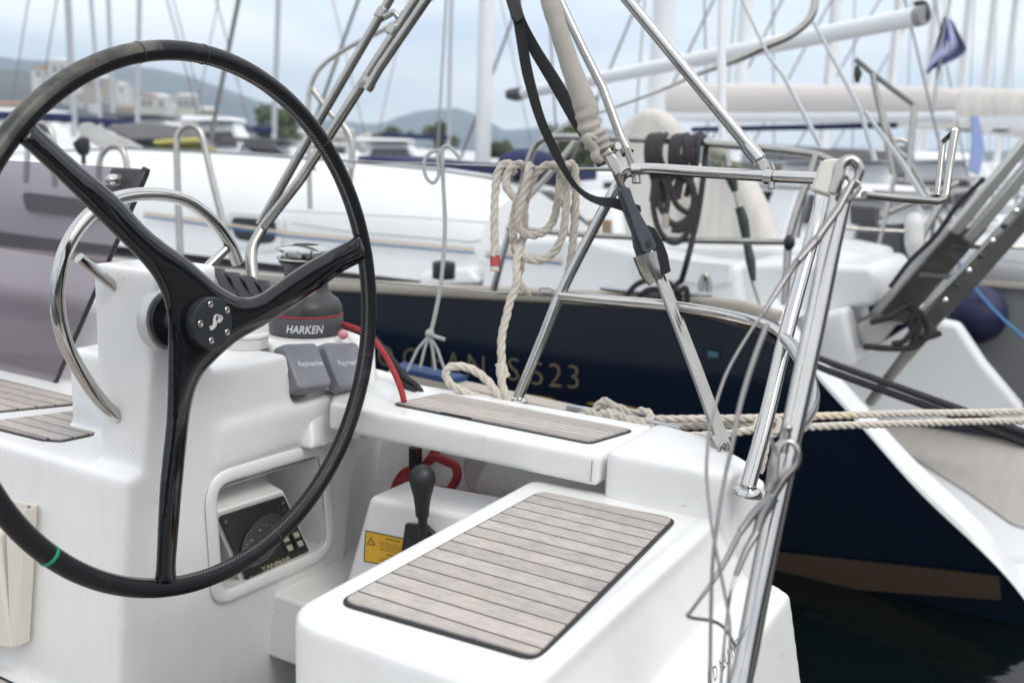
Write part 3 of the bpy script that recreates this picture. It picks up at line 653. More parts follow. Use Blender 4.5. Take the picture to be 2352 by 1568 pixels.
MB().slab([PX(x, y, 1.598) for x, y in [(937, 1198), (985, 1203), (1010, 1230), (1010, 1290), (925, 1290)]], (-.012, 0, 0)).build('lever_plate', BPL, tb, bevel=.004)
lv = [(971, 1245, .010), (971, 1190, .0095), (970, 1183, .0138), (970, 1165, .0148), (970, 1140, .0180), (970, 1118, .0232), (970, 1100, .0272), (970, 1084, .0245), (970, 1072, .016), (970, 1066, .004)]
MB().tube([PX(x, y, 1.565) for x, y, r_ in lv], [r_ for *_, r_ in lv], 20).build('throttle_lever', BPL, tb)
# speaker in cubby
sc_ = PX(1140, 1086, 1.925); MB().lathe([(.085, 0), (.085, .010), (.078, .014), (.066, .010), (.0, .008)], sc_, (-1, 0, 0), 40).build('speaker', mat('dull_plastic', (.50, .49, .47), .5), Y)
# lettering on the transom
m = MB()
for t_, (x, y) in zip(['A', 'D', 'N', 'E', 'U', '\u2022', 'N', 'O'], [(1626, 1578), (1640, 1566), (1655, 1549), (1661, 1538), (1667, 1530), (1676, 1520), (1682, 1514), (1690, 1503)]):
    p0 = PL(x, y, (0, .3825, .50), (0, 1, -.21)); m.text(t_, p0, (.82, .0, 0), (0, .21, .98), .030 if t_ != '\u2022' else .02, depth=0.0)
m.build('transom_lettering', INK, Y, smooth=False, recalc=False)
# --- pushpit rails, lifelines, backstay, bimini frame
push = bpy.data.objects.new('pushpit_rail', None); push.location = P(1190, 915, 2.27)-wloc(Y); COL.objects.link(push); push.parent = Y
R1 = .0122
MB().tube(PP([(1186, 922, 2.27), (1238, 798, 2.26), (1287, 676, 2.25), (1345, 560, 2.23), (1395, 466, 2.21), (1420, 420, 2.205), (1436, 398, 2.20), (1462, 390, 2.19), (1500, 388, 2.18), (1620, 396, 2.12), (1760, 404, 2.04), (1890, 410, 1.97)]), R1, 18, sub=6).build('top_rail', CHR, push)
MB().tube(PP([(1285, 679, 2.25), (1400, 690, 2.18), (1520, 700, 2.11), (1630, 716, 2.02), (1720, 736, 1.93), (1775, 757, 1.84), (1815, 790, 1.74), (1845, 835, 1.62), (1862, 885, 1.52), (1862, 925, 1.42), (1846, 960, 1.32), (1826, 985, 1.24)]), .0118, 18, sub=6).build('lower_rail', CHR, push)
MB().tube(PP([(1714, 1128, 1.69), (1760, 960, 1.73), (1805, 770, 1.78), (1845, 620, 1.83), (1880, 490, 1.88), (1893, 420, 1.95)]), [.0138]*3+[.0135]*3, 18, sub=5).build('stanchion', CHR, push)
MB().lathe([(.026, -.006), (.026, 0), (.022, .006), (.0145, .008), (.0145, .012)], P(1716, 1128, 1.69), (.1, -.1, 1), 28).build('base_plate', CHR, push)
MB().lathe([(.024, -.008), (.024, 0), (.014, .008)], P(1188, 918, 2.27), (0, 0, 1), 24).build('base_plate', CHR, push)
MB().tube(PP([(1660, 1700, 1.13), (1702, 1560, 1.16), (1750, 1320, 1.18), (1797, 1090, 1.20), (1838, 900, 1.22), (1880, 700, 1.24), (1908, 560, 1.25), (1934, 440, 1.26), (1938, 405, 1.27)]), .0137, 20, sub=5).build('gate_post', CHR, push)
MB().tube(PP([(1985, 448, 1.5), (2060, 456, 1.55), (2150, 463, 1.62), (2166, 458, 1.63), (2173, 446, 1.635), (2181, 380, 1.64), (2194, 302, 1.65)]), .0062, 10).tube(PP([(2194, 300, 1.65), (2166, 326, 1.70), (2152, 450, 1.68)]), .0052, 10).build('hook_frame', STL, push)
# fairlead block and pelican hook at the gate
MB().slab(rpoly(PP([(1893, 366, 1.5), (1950, 362, 1.5), (1925, 454, 1.5), (1868, 436, 1.5)]), .006), FWD*.02).build('fairlead_plate', CREAM, push, bevel=.003)
pel = MB().tube(PP([(1914, 445, 1.24), (1925, 410, 1.24), (1930, 380, 1.24), (1950, 366, 1.24), (1966, 374, 1.24), (1974, 392, 1.24), (1966, 418, 1.24), (1950, 440, 1.24)]), [.007, .008, .0075, .006, .007, .0065, .005, .004], 12, sub=4)
pel.tube(PP([(1955, 415, 1.22), (1935, 450, 1.22), (1948, 462, 1.22), (1975, 430, 1.22), (1965, 415, 1.22)]), .0025, 8, sub=3)
pel.build('pelican_hook', STL, push)
w1 = MB().tube(PP([(1958, 418, 1.22), (1925, 480, 1.21), (1870, 556, 1.20), (1832, 600, 1.19)]), [.0045, .0052, .0058, .0046], 12)
w1.lathe([(.0055, 0), (.0055, .006)], P(1880, 546, 1.2), (P(1832, 600, 1.19)-P(1925, 480, 1.2)), 10)
w1.tube(PP([(1832, 600, 1.19), (1826, 606, 1.19), (1790, 660, 1.17), (1752, 720, 1.16)]), [.0048, .0044, .0038, .0030], 10)
w1.tube(PP([(1752, 720, 1.16), (1718, 770, 1.15), (1672, 850, 1.13), (1645, 925, 1.11), (1630, 985, 1.10), (1623, 1060, 1.09), (1624, 1110, 1.085), (1634, 1200, 1.07), (1648, 1280, 1.06), (1668, 1380, 1.05), (1677, 1460, 1.04), (1668, 1640, 1.03)]), .0018, 8, sub=4)
w1.build('gate_wire', WIRE, push)
MB().tube(PP([(1762, 745, 1.16), (1730, 830, 1.14), (1700, 930, 1.12), (1682, 1020, 1.10), (1664, 1100, 1.09), (1643, 1230, 1.07), (1634, 1350, 1.06), (1630, 1640, 1.04)]), [.0034, .0034, .0032, .0028, .0022, .0022, .0022, .0022], 8, sub=4).build('gate_wire', WIRE, push)
fk = MB().tube(PP([(1764, 1128, 1.14), (1775, 1100, 1.14), (1778, 1060, 1.14), (1790, 1022, 1.14), (1815, 1012, 1.14), (1832, 1035, 1.14), (1828, 1068, 1.14), (1800, 1100, 1.14), (1775, 1140, 1.14)]), [.007, .009, .008, .006, .005, .0055, .006, .007, .007], 12, sub=5, ell=(1, .7))
fk.tube(PP([(1808, 985, 1.14), (1806, 1010, 1.14), (1800, 1040, 1.14)]), .005, 10).sphere(P(1808, 983, 1.14), .0062, 12)
fk.tube(PP([(1785, 1035, 1.13), (1768, 1005, 1.13), (1776, 1030, 1.13), (1790, 1048, 1.13)]), .0016, 8, sub=3)
fk.build('fork_toggle', STL, push)
lo_ = MB().tube(PP([(1775, 1140, 1.14), (1752, 1178, 1.14), (1735, 1225, 1.13)]), [.008, .0065, .004], 12).tube(PP([(1738, 1222, 1.13), (1715, 1260, 1.12), (1690, 1320, 1.11)]), [.0045, .0040, .0032], 10)
lo_.tube(PP([(1690, 1320, 1.11), (1678, 1360, 1.10), (1672, 1400, 1.10), (1664, 1470, 1.09), (1650, 1640, 1.07)]), .0018, 8, sub=4).build('gate_wire', WIRE, push)
l2 = MB().tube(PP([(1770, 1140, 1.14), (1730, 1180, 1.14), (1700, 1220, 1.13)]), [.006, .005, .004], 12).tube(PP([(1700, 1220, 1.13), (1670, 1280, 1.12), (1640, 1330, 1.11), (1605, 1378, 1.10), (1585, 1405, 1.10), (1578, 1412, 1.10), (1590, 1418, 1.11), (1635, 1425, 1.13), (1662, 1440, 1.15), (1682, 1470, 1.17), (1692, 1500, 1.18)]), [.0036, .0036, .003, .0022, .0022, .0022, .0022, .0022, .0022, .0022, .0022], 8, sub=4).build('gate_wire', WIRE, push)
# lifelines
LLc = mat('lifeline_cover', (.55, .47, .43), .5)
MB().tube(PP([(1425, 389, 2.2), (1335, 389, 2.34), (1225, 384, 2.5)]), [.0048, .0042, .004], 10).tube(PP([(1225, 385, 2.5), (1000, 377, 2.95), (822, 371, 3.4), (640, 358, 4.1)]), .0032, 8).build('upper_lifeline', STL, push)
MB().tube(PP([(1288, 677, 2.26), (1270, 674, 2.28), (1210, 674, 2.35), (1145, 672, 2.42)]), [.0075, .0055, .0045, .004], 10).tube(PP([(1270, 668, 2.27), (1262, 662, 2.28), (1240, 662, 2.3), (1240, 680, 2.3), (1266, 682, 2.28)]), .002, 8).tube(PP([(1145, 672, 2.42), (1000, 658, 2.68), (870, 648, 2.95), (700, 640, 3.4), (560, 630, 3.9)]), .0024, 8).build('lower_lifeline', STL, push)
# backstay with webbing tensioner
bs = bpy.data.objects.new('backstay', None); bs.location = P(1668, 1055, 1.86)-wloc(Y); COL.objects.link(bs); bs.parent = Y
cv = [(1262, -60), (1264, 0), (1281, 60), (1303, 130), (1328, 200), (1346, 250), (1353, 290), (1366, 318), (1382, 340), (1396, 362)]
rr = [.022, .0215, .0195, .0205, .023, .026, .0235, .0275, .024, .020]
P3, R3 = crom(PP([(x, y, 2.12) for x, y in cv]), rr, 14); m = MB(); fr = frames(P3); nq = 28; vs = []
for i, (p, (t, a, b)) in enumerate(zip(P3, fr)):
    w = .05 + .75*max(0, (i/len(P3)-.5))*2
    for k in range(nq):
        g = 2*PI*k/nq; dd = w*.0075*math.sin(i*.62+2.2*math.sin(g+i*.05))+w*.004*noise.noise(Vector((i*.35, math.cos(g)*2, math.sin(g)*2)))
        vs.append(p+(a*math.cos(g)+b*math.sin(g))*(R3[i]+dd))
fs = [(i*nq+k, i*nq+(k+1) % nq, (i+1)*nq+(k+1) % nq, (i+1)*nq+k) for i in range(len(P3)-1) for k in range(nq)]
m.add(vs, fs); m.build('canvas_sleeve', CANV, bs)
MB().tube(PP([(1370, 318, 2.08), (1352, 312, 2.07), (1350, 326, 2.07), (1366, 345, 2.075), (1368, 362, 2.07), (1384, 372, 2.07)]), [.006, .009, .011, .012, .011, .006], 12, sub=5, ell=(1, .6)).build('canvas_flap', CANV, bs)
MB().slab(PP([(1383, 352, 2.1), (1398, 336, 2.1), (1420, 366, 2.1), (1426, 400, 2.1), (1413, 404, 2.1), (1400, 384, 2.1)]), FWD*.018).build('fork_terminal', STL, bs, bevel=.003)
MB().slab(PP([(1400, 335, 2.13), (1412, 352, 2.13), (1429, 380, 2.13), (1430, 404, 2.13), (1416, 402, 2.13), (1405, 372, 2.13)]), FWD*.010).build('fork_cheek', CHR, bs, bevel=.003)
MB().lathe([(.009, 0), (.009, .02), (.0075, .022)], P(1409, 340, 2.12), -FWD+RGT*.4, 20).build('clevis_pin', CHR, bs)
m = MB(); a = P(1414, 398, 2.11); b = P(1434, 440, 2.11)
m.tube([a.lerp(b, i/40) for i in range(41)], [.0068+.0012*(i % 2) for i in range(41)], 12); m.build('threaded_rod', STL, bs)
hzz = ZC(1700, 550, 1.96)
def H(l, d): return [P(*hzz(x, y), d) for x, y in l]
MB().slab(H([(1510, 395), (1535, 385), (1575, 470), (1625, 620), (1680, 760), (1760, 880), (1785, 905), (1670, 935), (1640, 850), (1625, 740), (1560, 570), (1520, 450)], 2.10), FWD*.026).build('tensioner_body', GPL, bs, bevel=.004)
MB().slab(rpoly(H([(1545, 400), (1580, 388), (1608, 400), (1640, 500), (1700, 620), (1770, 740), (1815, 850), (1810, 870), (1740, 905), (1712, 890), (1640, 700), (1590, 540)], 2.075), .006), FWD*.022).build('lever_handle', GPL, bs, bevel=.005, seg=4)
MB().slab(H([(1730, 812), (1765, 800), (1780, 850), (1745, 862)], 2.072), FWD*.004).build('lever_slot', BPL, bs)
m = MB()
for i in range(22):
    a = H([(1548+i*4.6, 430+i*13)], 2.082)[0]; m.slab([a, a+RGT*.003, a+RGT*.003-UPV*.0022, a-UPV*.0022], FWD*.006)
m.build('ratchet_teeth', mat('zinc', (.42, .40, .38), .5, .6), bs)
m = MB(); m.tube(H([(1728, 915), (1745, 975), (1766, 1040), (1790, 1090), (1812, 1130)], 2.1), [.0295, .0280, .0265, .0235, .019], 10, ell=(1, .9)); m.build('steel_socket', STL, bs)
m = MB(); m.tube([P(1511, 640, 2.09), P(1588, 840, 2.0), P(1658, 1030, 1.88)], [.0072, .0078, .0078], 8); m.tube([P(1524, 636, 2.11), P(1601, 835, 2.02), P(1670, 1020, 1.9)], .0074, 8)
m.tube([P(1517, 640, 2.1), P(1594, 838, 2.01), P(1663, 1024, 1.89)], .0070, 8); m.build('tensioner_tube', STL, bs)
m = MB(); m.tube([P(1640, 1004, 1.885), P(1664, 1052, 1.86)], [.0135, .011], 8); m.build('lower_fork', STL, bs, bevel=.002)
m = MB(); m.slab(PP([(1643, 1052, 1.865), (1690, 1058, 1.84), (1688, 1064, 1.82), (1640, 1058, 1.845)]), (0, 0, -.004))
m.tube(PP([(1652, 1056, 1.85), (1652, 1030, 1.85), (1660, 1016, 1.855), (1668, 1030, 1.86), (1666, 1054, 1.86)]), .0032, 10, sub=3).tube(PP([(1676, 1058, 1.84), (1681, 1032, 1.84), (1674, 1018, 1.85), (1668, 1034, 1.86)]), .0032, 10, sub=3); m.build('chainplate', STL, bs)
# webbing strap
def strap(l, w, d): return PP([(x, y, dd) for x, y, dd in l])
m = MB()
m.tube(PP([(1176, -40, 2.22), (1190, 36, 2.2), (1225, 108, 2.2), (1275, 190, 2.2), (1322, 272, 2.2), (1352, 318, 2.2), (1385, 380, 2.19)]), [.013, .013, .0135, .0155, .0155, .015, .013], 8, ell=(1, .09), up=RGT, sub=5)
m.tube(PP([(1188, 30, 2.18), (1198, 90, 2.18), (1212, 170, 2.18), (1240, 270, 2.18), (1272, 342, 2.18), (1302, 400, 2.17), (1326, 432, 2.17), (1352, 452, 2.16), (1380, 462, 2.14), (1410, 466, 2.13), (1442, 476, 2.12)]), [.012, .0125, .0125, .011, .0105, .007, .006, .008, .011, .0125, .013], 8, ell=(1, .12), up=(RGT+UPV*.75), sub=5)
m.slab(H([(1745, 685), (1800, 710), (1870, 830), (1905, 920), (1925, 1040), (1880, 1075), (1855, 1070), (1815, 960), (1790, 870)], 2.09), FWD*.012)
m.slab(H([(1850, 1045), (1925, 1020), (1926, 1050), (1858, 1085)], 2.085), FWD*.018)
m.slab(H([(1640, 515), (1690, 535), (1696, 590), (1660, 560)], 2.11), FWD*.004)
tag(m.build('webbing_strap', WEB, bevel=.0008, seg=2), 'black webbing strap looped from overhead down to the grey backstay tensioner', 'strap')
m = MB(); m.slab(rpoly(PP([(1160, -8, 2.17), (1186, -8, 2.17), (1200, 20, 2.17), (1202, 42, 2.17), (1188, 54, 2.17), (1174, 40, 2.17), (1170, 24, 2.17)]), .006), FWD*.014); tag(m.build('strap_buckle', BPL, bevel=.003), 'black plastic buckle on the webbing strap at the top edge', 'buckle')
# bimini frame
bi = bpy.data.objects.new('bimini_frame', None); bi.location = P(582, 640, 2.62)-wloc(Y); COL.objects.link(bi); bi.parent = Y
MB().tube(PP([(582, 650, 2.60), (577, 600, 2.61), (580, 568, 2.62), (592, 543, 2.63), (606, 520, 2.64)]), [.0165, .0155, .015, .014, .013], 16, sub=5).build('frame_foot', STL, bi)
MB().tube([P(597, 516, 2.66), P(696, 340, 2.62), P(905, -18, 2.55)], .0122, 16).build('frame_tube', STL, bi)
MB().tube([P(606, 520, 2.63), P(689, 414, 2.6), P(828, 200, 2.55), P(967, -18, 2.5)], .0132, 16).build('frame_tube', STL, bi)
MB().tube([P(843, 208, 2.50), P(870, 160, 2.49), P(992, -18, 2.44)], .0118, 16).build('frame_tube', STL, bi)
m = MB()
for (x, y, d, dx) in [(876, 32, 2.56, 0), (843, 190, 2.53, 0), (930, 42, 2.52, 0), (902, 70, 2.52, 0)]:
    ax = P(x+10, y-17, d)-P(x, y, d); m = MB(); m.lathe([(.0160, -.014), (.0160, .014)], P(x, y, d), ax, 18); m.build('collar', STL, bi, bevel=.002)
MB().tube(PP([(846, 205, 2.5), (852, 196, 2.5), (845, 186, 2.51), (830, 196, 2.53)]), [.010, .012, .012, .010], 12, sub=3).build('hinge', STL, bi)
MB().tube(PP([(884, 40, 2.53), (905, 28, 2.52), (918, 45, 2.52)]), [.008, .009, .008], 12).build('hinge', STL, bi)
MB().tube(PP([(1430, -14, 2.10), (1560, 144, 2.09), (1728, 348, 2.08)]), .0125, 18).build('frame_tube', CHR, bi)
MB().tube(PP([(1716, 334, 2.08), (1744, 368, 2.07)]), .0158, 18).build('end_cap', CHR, bi)
MB().tube(PP([(1738, 362, 2.07), (1752, 374, 2.06), (1762, 398, 2.05)]), [.010, .012, .012], 12, ell=(1, .6)).tube(PP([(1770, 372, 2.04), (1778, 392, 2.04), (1772, 412, 2.03)]), .004, 8).build('hinge', STL, bi)
MB().lathe([(.0155, -.009), (.0155, .009)], P(1768, 406, 2.035), P(1890, 410, 1.97)-P(1760, 404, 2.04), 18).build('rail_clamp', CHR, bi)
MB().lathe([(.007, 0), (.008, .014)], P(1772, 418, 2.03), -UPV, 14).build('clamp_bolt', STL, bi)
MB().tube(PP([(1276, -20, 2.32), (1340, 116, 2.3), (1385, 205, 2.28), (1433, 335, 2.25)]), .0105, 16).build('frame_tube', STL, bi)
MB().tube(PP([(1425, 318, 2.24), (1442, 352, 2.23)]), .0150, 16).build('end_cap', STL, bi)
MB().tube(PP([(1440, 345, 2.22), (1450, 372, 2.21), (1458, 392, 2.20)]), [.012, .013, .014], 12, ell=(1, .6)).build('hinge', STL, bi)
MB().lathe([(.0155, -.010), (.0155, .010)], P(1458, 391, 2.19), RGT, 18).build('rail_clamp', CHR, bi)
MB().lathe([(.009, 0), (.0105, .018)], P(1462, 402, 2.19), -UPV, 14).build('clamp_bolt', STL, bi)
# cleat
cl = MB().tube(PP([(1303, 934, 2.36), (1350, 945, 2.33), (1420, 960, 2.27), (1490, 972, 2.2), (1562, 986, 2.14)]), [.007, .011, .012, .011, .007], 12, ell=(1, .6), up=(0, 0, 1), sub=3)
cl.lathe([(.014, -.03), (.010, 0)], P(1400, 956, 2.29), (0, 0, 1), 12).lathe([(.014, -.03), (.010, 0)], P(1470, 970, 2.22), (0, 0, 1), 12); cl.build('mooring_cleat', ALU, Y)
# ================================================================== ROPES ON OUR YACHT
Cc = ZC(1700, 550, 1.96); D5 = ZC(1200, 900, 1.568); RR = .0098
def RP(conv, l, dflt): return [P(*conv(q[0], q[1]), q[2] if len(q) > 2 else dflt) for q in l]
m = MB()
m.rope(RP(Cc, [(548, 930), (545, 760), (546, 560), (552, 400), (570, 280), (605, 220), (650, 205), (680, 228, 2.34), (700, 300, 2.36)], 2.29), RR)
m.rope(RP(Cc, [(780, 420, 2.34), (790, 300, 2.34), (770, 225, 2.31), (725, 210), (670, 240), (642, 310), (640, 390), (675, 440), (715, 490), (745, 600)], 2.28), RR)
m.rope(RP(Cc, [(775, 560, 2.34), (800, 430), (860, 300), (940, 225), (1030, 222), (1060, 290, 2.34), (1045, 450, 2.34), (1010, 640, 2.33), (930, 740, 2.31), (830, 768, 2.29), (755, 735, 2.28), (728, 660, 2.27), (750, 540, 2.26), (785, 400, 2.25), (812, 270, 2.25), (822, 215, 2.28)], 2.28), RR)
m.rope(RP(Cc, [(822, 215, 2.3), (800, 330, 2.36), (730, 480, 2.35), (690, 650, 2.33), (695, 800, 2.31), (735, 905, 2.3), (830, 960, 2.3), (930, 955, 2.3), (1020, 890, 2.3), (1080, 760, 2.3), (1105, 560, 2.3), (1110, 400, 2.3), (1090, 280, 2.28), (1050, 225, 2.3)], 2.28), RR)
m.rope(RP(Cc, [(1105, 240, 2.36), (1140, 205), (1175, 240), (1182, 400), (1178, 600), (1165, 780), (1150, 900), (1138, 1000), (1120, 1080)], 2.31), RR)
m.rope(RP(Cc, [(770, 500, 2.3), (782, 650, 2.3), (765, 800, 2.31), (735, 900, 2.29), (715, 1000, 2.28), (722, 1100), (700, 1200), (665, 1290), (640, 1400), (612, 1500), (600, 1580), (598, 1700), (610, 1800), (650, 1900)], 2.27), RR)
m.rope(RP(Cc, [(720, 1080, 2.33), (745, 1150, 2.33), (790, 1195, 2.34), (860, 1230, 2.34)], 2.33), RR)
m.rope(RP(Cc, [(690, 760, 2.29), (705, 880, 2.32), (755, 960, 2.34), (745, 1040, 2.33), (715, 1120, 2.32)], 2.30), RR)
m.rope(RP(D5, [(1250, 870), (1262, 960), (1280, 1050), (1300, 1120), (1250, 1105), (1150, 1085), (1050, 1055), (960, 1010), (915, 950), (930, 895), (1000, 885), (1080, 905), (1160, 960), (1220, 1030), (1260, 1110)], 2.26), RR)
RC = m.build('dock_rope', ROPE); tag(RC, 'thick cream three-strand rope coiled over the lifeline beside the pushpit', 'rope')
rt = Cc(548, 975); t_ = MB().tube(RP(Cc, [(549, 935), (551, 1010)], 2.29), .0118, 14).build('red_tape_whipping', RED, RC, bevel=.001)
MB().tube(RP(Cc, [(549, 1008), (546, 1046)], 2.29), [.0105, .0112], 12).build('rope_end', ROPE, RC)
# mooring line on the cleat, running off to the right
K = lambda x, y: D5(x, y)
m = MB()
m.rope(RP(D5, [(1790, 1210, 2.3), (1840, 1170, 2.28), (1890, 1110, 2.27), (1935, 1110, 2.26), (1965, 1160, 2.27), (1930, 1200, 2.3), (1870, 1190, 2.33)], 2.26), .0098)
m.rope(RP(D5, [(1760, 1195, 2.29), (1800, 1170, 2.27), (1860, 1190, 2.25), (1930, 1230, 2.22), (2010, 1260, 2.2), (2100, 1275, 2.18), (2200, 1290, 2.17), (2290, 1310, 2.14), (2400, 1325, 2.13)], 2.25), .0098)
m.rope(RP(D5, [(1900, 1130, 2.27), (1990, 1140, 2.27), (2080, 1180, 2.26), (2150, 1165, 2.24), (2200, 1190, 2.22), (2180, 1230, 2.21), (2110, 1225, 2.2), (2050, 1210, 2.22)], 2.25), .0098)
m.rope(RP(D5, [(1930, 1170, 2.24), (2000, 1190, 2.22), (2070, 1230, 2.2), (2160, 1260, 2.18), (2240, 1290, 2.16)], 2.22), .0098)
m.rope(RP(D5, [(1780, 1220, 2.3), (1850, 1225, 2.27), (1920, 1180, 2.23), (1990, 1215, 2.2)], 2.22), .0098)
U_ = lambda l: PP(l)
m.rope(U_([(1500, 962, 2.24), (1570, 962, 2.24), (1650, 961, 2.26), (1720, 960, 2.27), (1800, 958, 2.3)]), .0093)
m.rope(U_([(1955, 953, 2.36), (2100, 949, 2.44), (2250, 947, 2.52), (2420, 944, 2.6)]), .0093)
m.rope(U_([(1480, 980, 2.3), (1560, 978, 2.28), (1650, 977, 2.28), (1720, 974, 2.28), (1760, 972, 2.28)]), .0090)
m.rope(U_([(1480, 996, 2.18), (1560, 1000, 2.17), (1650, 998, 2.18), (1720, 988, 2.2), (1790, 982, 2.23), (1860, 980, 2.28), (1960, 976, 2.33), (2100, 972, 2.41), (2250, 968, 2.5), (2420, 966, 2.6)]), .0093)
m.rope(U_([(1745, 960, 2.22), (1740, 985, 2.2), (1765, 998, 2.2), (1790, 985, 2.2), (1785, 965, 2.22), (1765, 962, 2.2), (1750, 985, 2.18)]), .0095)
m.rope(U_([(1765, 1000, 2.2), (1758, 1030, 2.2), (1752, 1060, 2.2), (1745, 1085, 2.21)]), .0085)
ML = m.build('mooring_line', ROPE); tag(ML, 'cream three-strand mooring line knotted on the side cleat and stretched off to the right', 'rope')
MB().rope(U_([(1795, 958, 2.3), (1850, 957, 2.32), (1900, 955, 2.34), (1962, 953, 2.36)]), .0094).build('stained_rope_section', ROPEY, ML, label='yellow stained stretch of rope')
# red line over the coaming, flecked line
tag(MB().tube(PP([(790, 745, 2.36), (830, 760, 2.3), (862, 785, 2.25), (890, 825, 2.2), (912, 870, 2.15), (923, 900, 2.13), (928, 922, 2.12)]), .0066, 12, sub=6).build('red_line_rope', ROPER), 'red rope leading from the winch down over the coaming', 'rope')
tag(MB().tube(PP([(850, 765, 2.42), (900, 825, 2.34), (930, 865, 2.3), (955, 885, 2.28), (968, 905, 2.27), (965, 935, 2.24)]), .0075, 12, sub=6).tube(PP([(905, 850, 2.34), (925, 880, 2.3), (950, 900, 2.27), (955, 935, 2.24)]), .0075, 12, sub=6).build('flecked_rope', FLECK), 'black rope with red flecks behind the red rope on the coaming', 'rope')
T7 = ZC(700, 1650, 1.809); m = MB()
def rr_(l): m.tube([PX(*T7(x, y), X) for x, y, X in l], .0105, 12, sub=6)
rr_([(1440, 720, 1.80), (1490, 640, 1.82), (1560, 620, 1.86), (1610, 500, 1.88), (1680, 420, 1.86), (1740, 470, 1.85), (1750, 620, 1.86), (1700, 720, 1.86)])
rr_([(1560, 730, 1.84), (1590, 560, 1.85), (1680, 470, 1.84), (1780, 560, 1.86), (1850, 590, 1.84), (1960, 700, 1.83), (1990, 800, 1.83)])
rr_([(1840, 350, 1.88), (1880, 320, 1.88), (1960, 350, 1.87), (2030, 390, 1.86), (2040, 470, 1.85), (1990, 560, 1.85), (1960, 650, 1.85), (1990, 730, 1.86)])
rr_([(1860, 620, 1.87), (1930, 560, 1.88), (2010, 590, 1.88), (2150, 600, 1.87), (2280, 640, 1.86), (2350, 690, 1.86)])
rr_([(1780, 420, 1.88), (1870, 300, 1.89), (1900, 260, 1.89)])
tag(m.build('red_rope_coil', ROPER), 'red rope coil stowed in the locker under the coaming seat', 'rope')
m = MB(); m.tube([PX(*T7(x, y), 1.86) for x, y in [(1740, 250), (1740, 330), (1738, 420)]], .016, 12)
for k in range(5): m.tube([PX(*T7(2050+30*math.sin(k*2)+0, 660+18*k), 1.84), PX(*T7(2140, 625+22*k), 1.82), PX(*T7(2240, 650+22*k), 1.83), PX(*T7(2330, 720+20*k), 1.84)], .012, 12, sub=6)
tag(m.build('flecked_rope_coil', FLECK), 'dark flecked rope heap beside the red coil inside the locker', 'rope')
# ================================================================== THE BLUE YACHT ALONGSIDE
XG = 4.2
B = empty('blue_yacht', (5.6, 2, WATZ), 'navy blue sailing yacht with gold name lettering moored alongside, teak rail and white deck', 'sailing yacht')
cur = [(1790, 745), (1830, 800), (1880, 870), (1980, 985), (2100, 1130), (2230, 1265), (2300, 1345), (2352, 1420)]
cp = [PX(x, y, XG) for x, y in cur]; cp.append(cp[-1]+(cp[-1]-cp[-2])*1.3)
gun = [PX(x, y, XG) for x, y in [(1790, 745), (1700, 722), (1600, 712), (1500, 706), (1300, 694), (1100, 684), (870, 671), (600, 652)]]
gun += [Vector((XG, 6.5, .42)), Vector((XG+.05, 8, .44)), Vector((XG+.25, 9.5, .50)), Vector((XG+.65, 11, .58)), Vector((5.5, 13, .72))]
zw = WATZ-.25
def hull_side(side):
    f = (lambda v: Vector((5.6-(v.x-5.6), v.y, v.z))) if side else (lambda v: v)
    vs = []; fs = []; n = 7
    line = [Vector(p) for p in cp[::-1]]+gun[1:]
    for p in line:
        for k in range(n+1):
            t = k/n; z = p.z+(zw-p.z)*t; q_ = max(0, (.62-z)/(.62-zw)); x = p.x+.34*q_*q_
            vs.append(f(Vector((min(x, 5.58), p.y+(.0), z))))
    for i in range(len(line)-1):
        for k in range(n): a = i*(n+1)+k; fs.append((a, a+n+1, a+n+2, a+1))
    return vs, fs
m = MB(); m.add(*hull_side(0)); m.add(*hull_side(1)); m.build('hull', NAVY, B, angle=60)
# teak rub rail
m = MB(); g2 = [p+Vector((0, 0, .026)) for p in gun]; m.tube(g2, .036, 8, ell=(1, .8), up=(0, 0, 1), sub=2); m.build('teak_rail', TRAIL, B)
m = MB(); m.tube([Vector((11.2-p.x, p.y, p.z+.026)) for p in gun], .036, 8, sub=2); m.build('teak_rail', TRAIL, B)
# transom edges
for s in (0, 1):
    m = MB(); P3, _ = crom(cp, [0]*len(cp), 5); vs = []
    for p in P3:
        q_ = max(0, (.62-p.z)/(.62-zw))
        for dx, dy, dz in [(-.010, -.01, -.012), (-.012, .035, .05), (.05, .065, .085), (.17, .075, .095), (.19, .06, .02), (.12, .0, -.03)]:
            v = Vector((p.x+dx+.34*q_*q_, p.y+dy, p.z+dz)); vs.append(Vector((11.2-v.x, v.y, v.z)) if s else v)
    k = 6; fs = [(i*k+j, i*k+(j+1) % k, (i+1)*k+(j+1) % k, (i+1)*k+j) for i in range(len(P3)-1) for j in range(k)]
    m.add(vs, fs); m.build('transom_edge', WHT, B, angle=50)
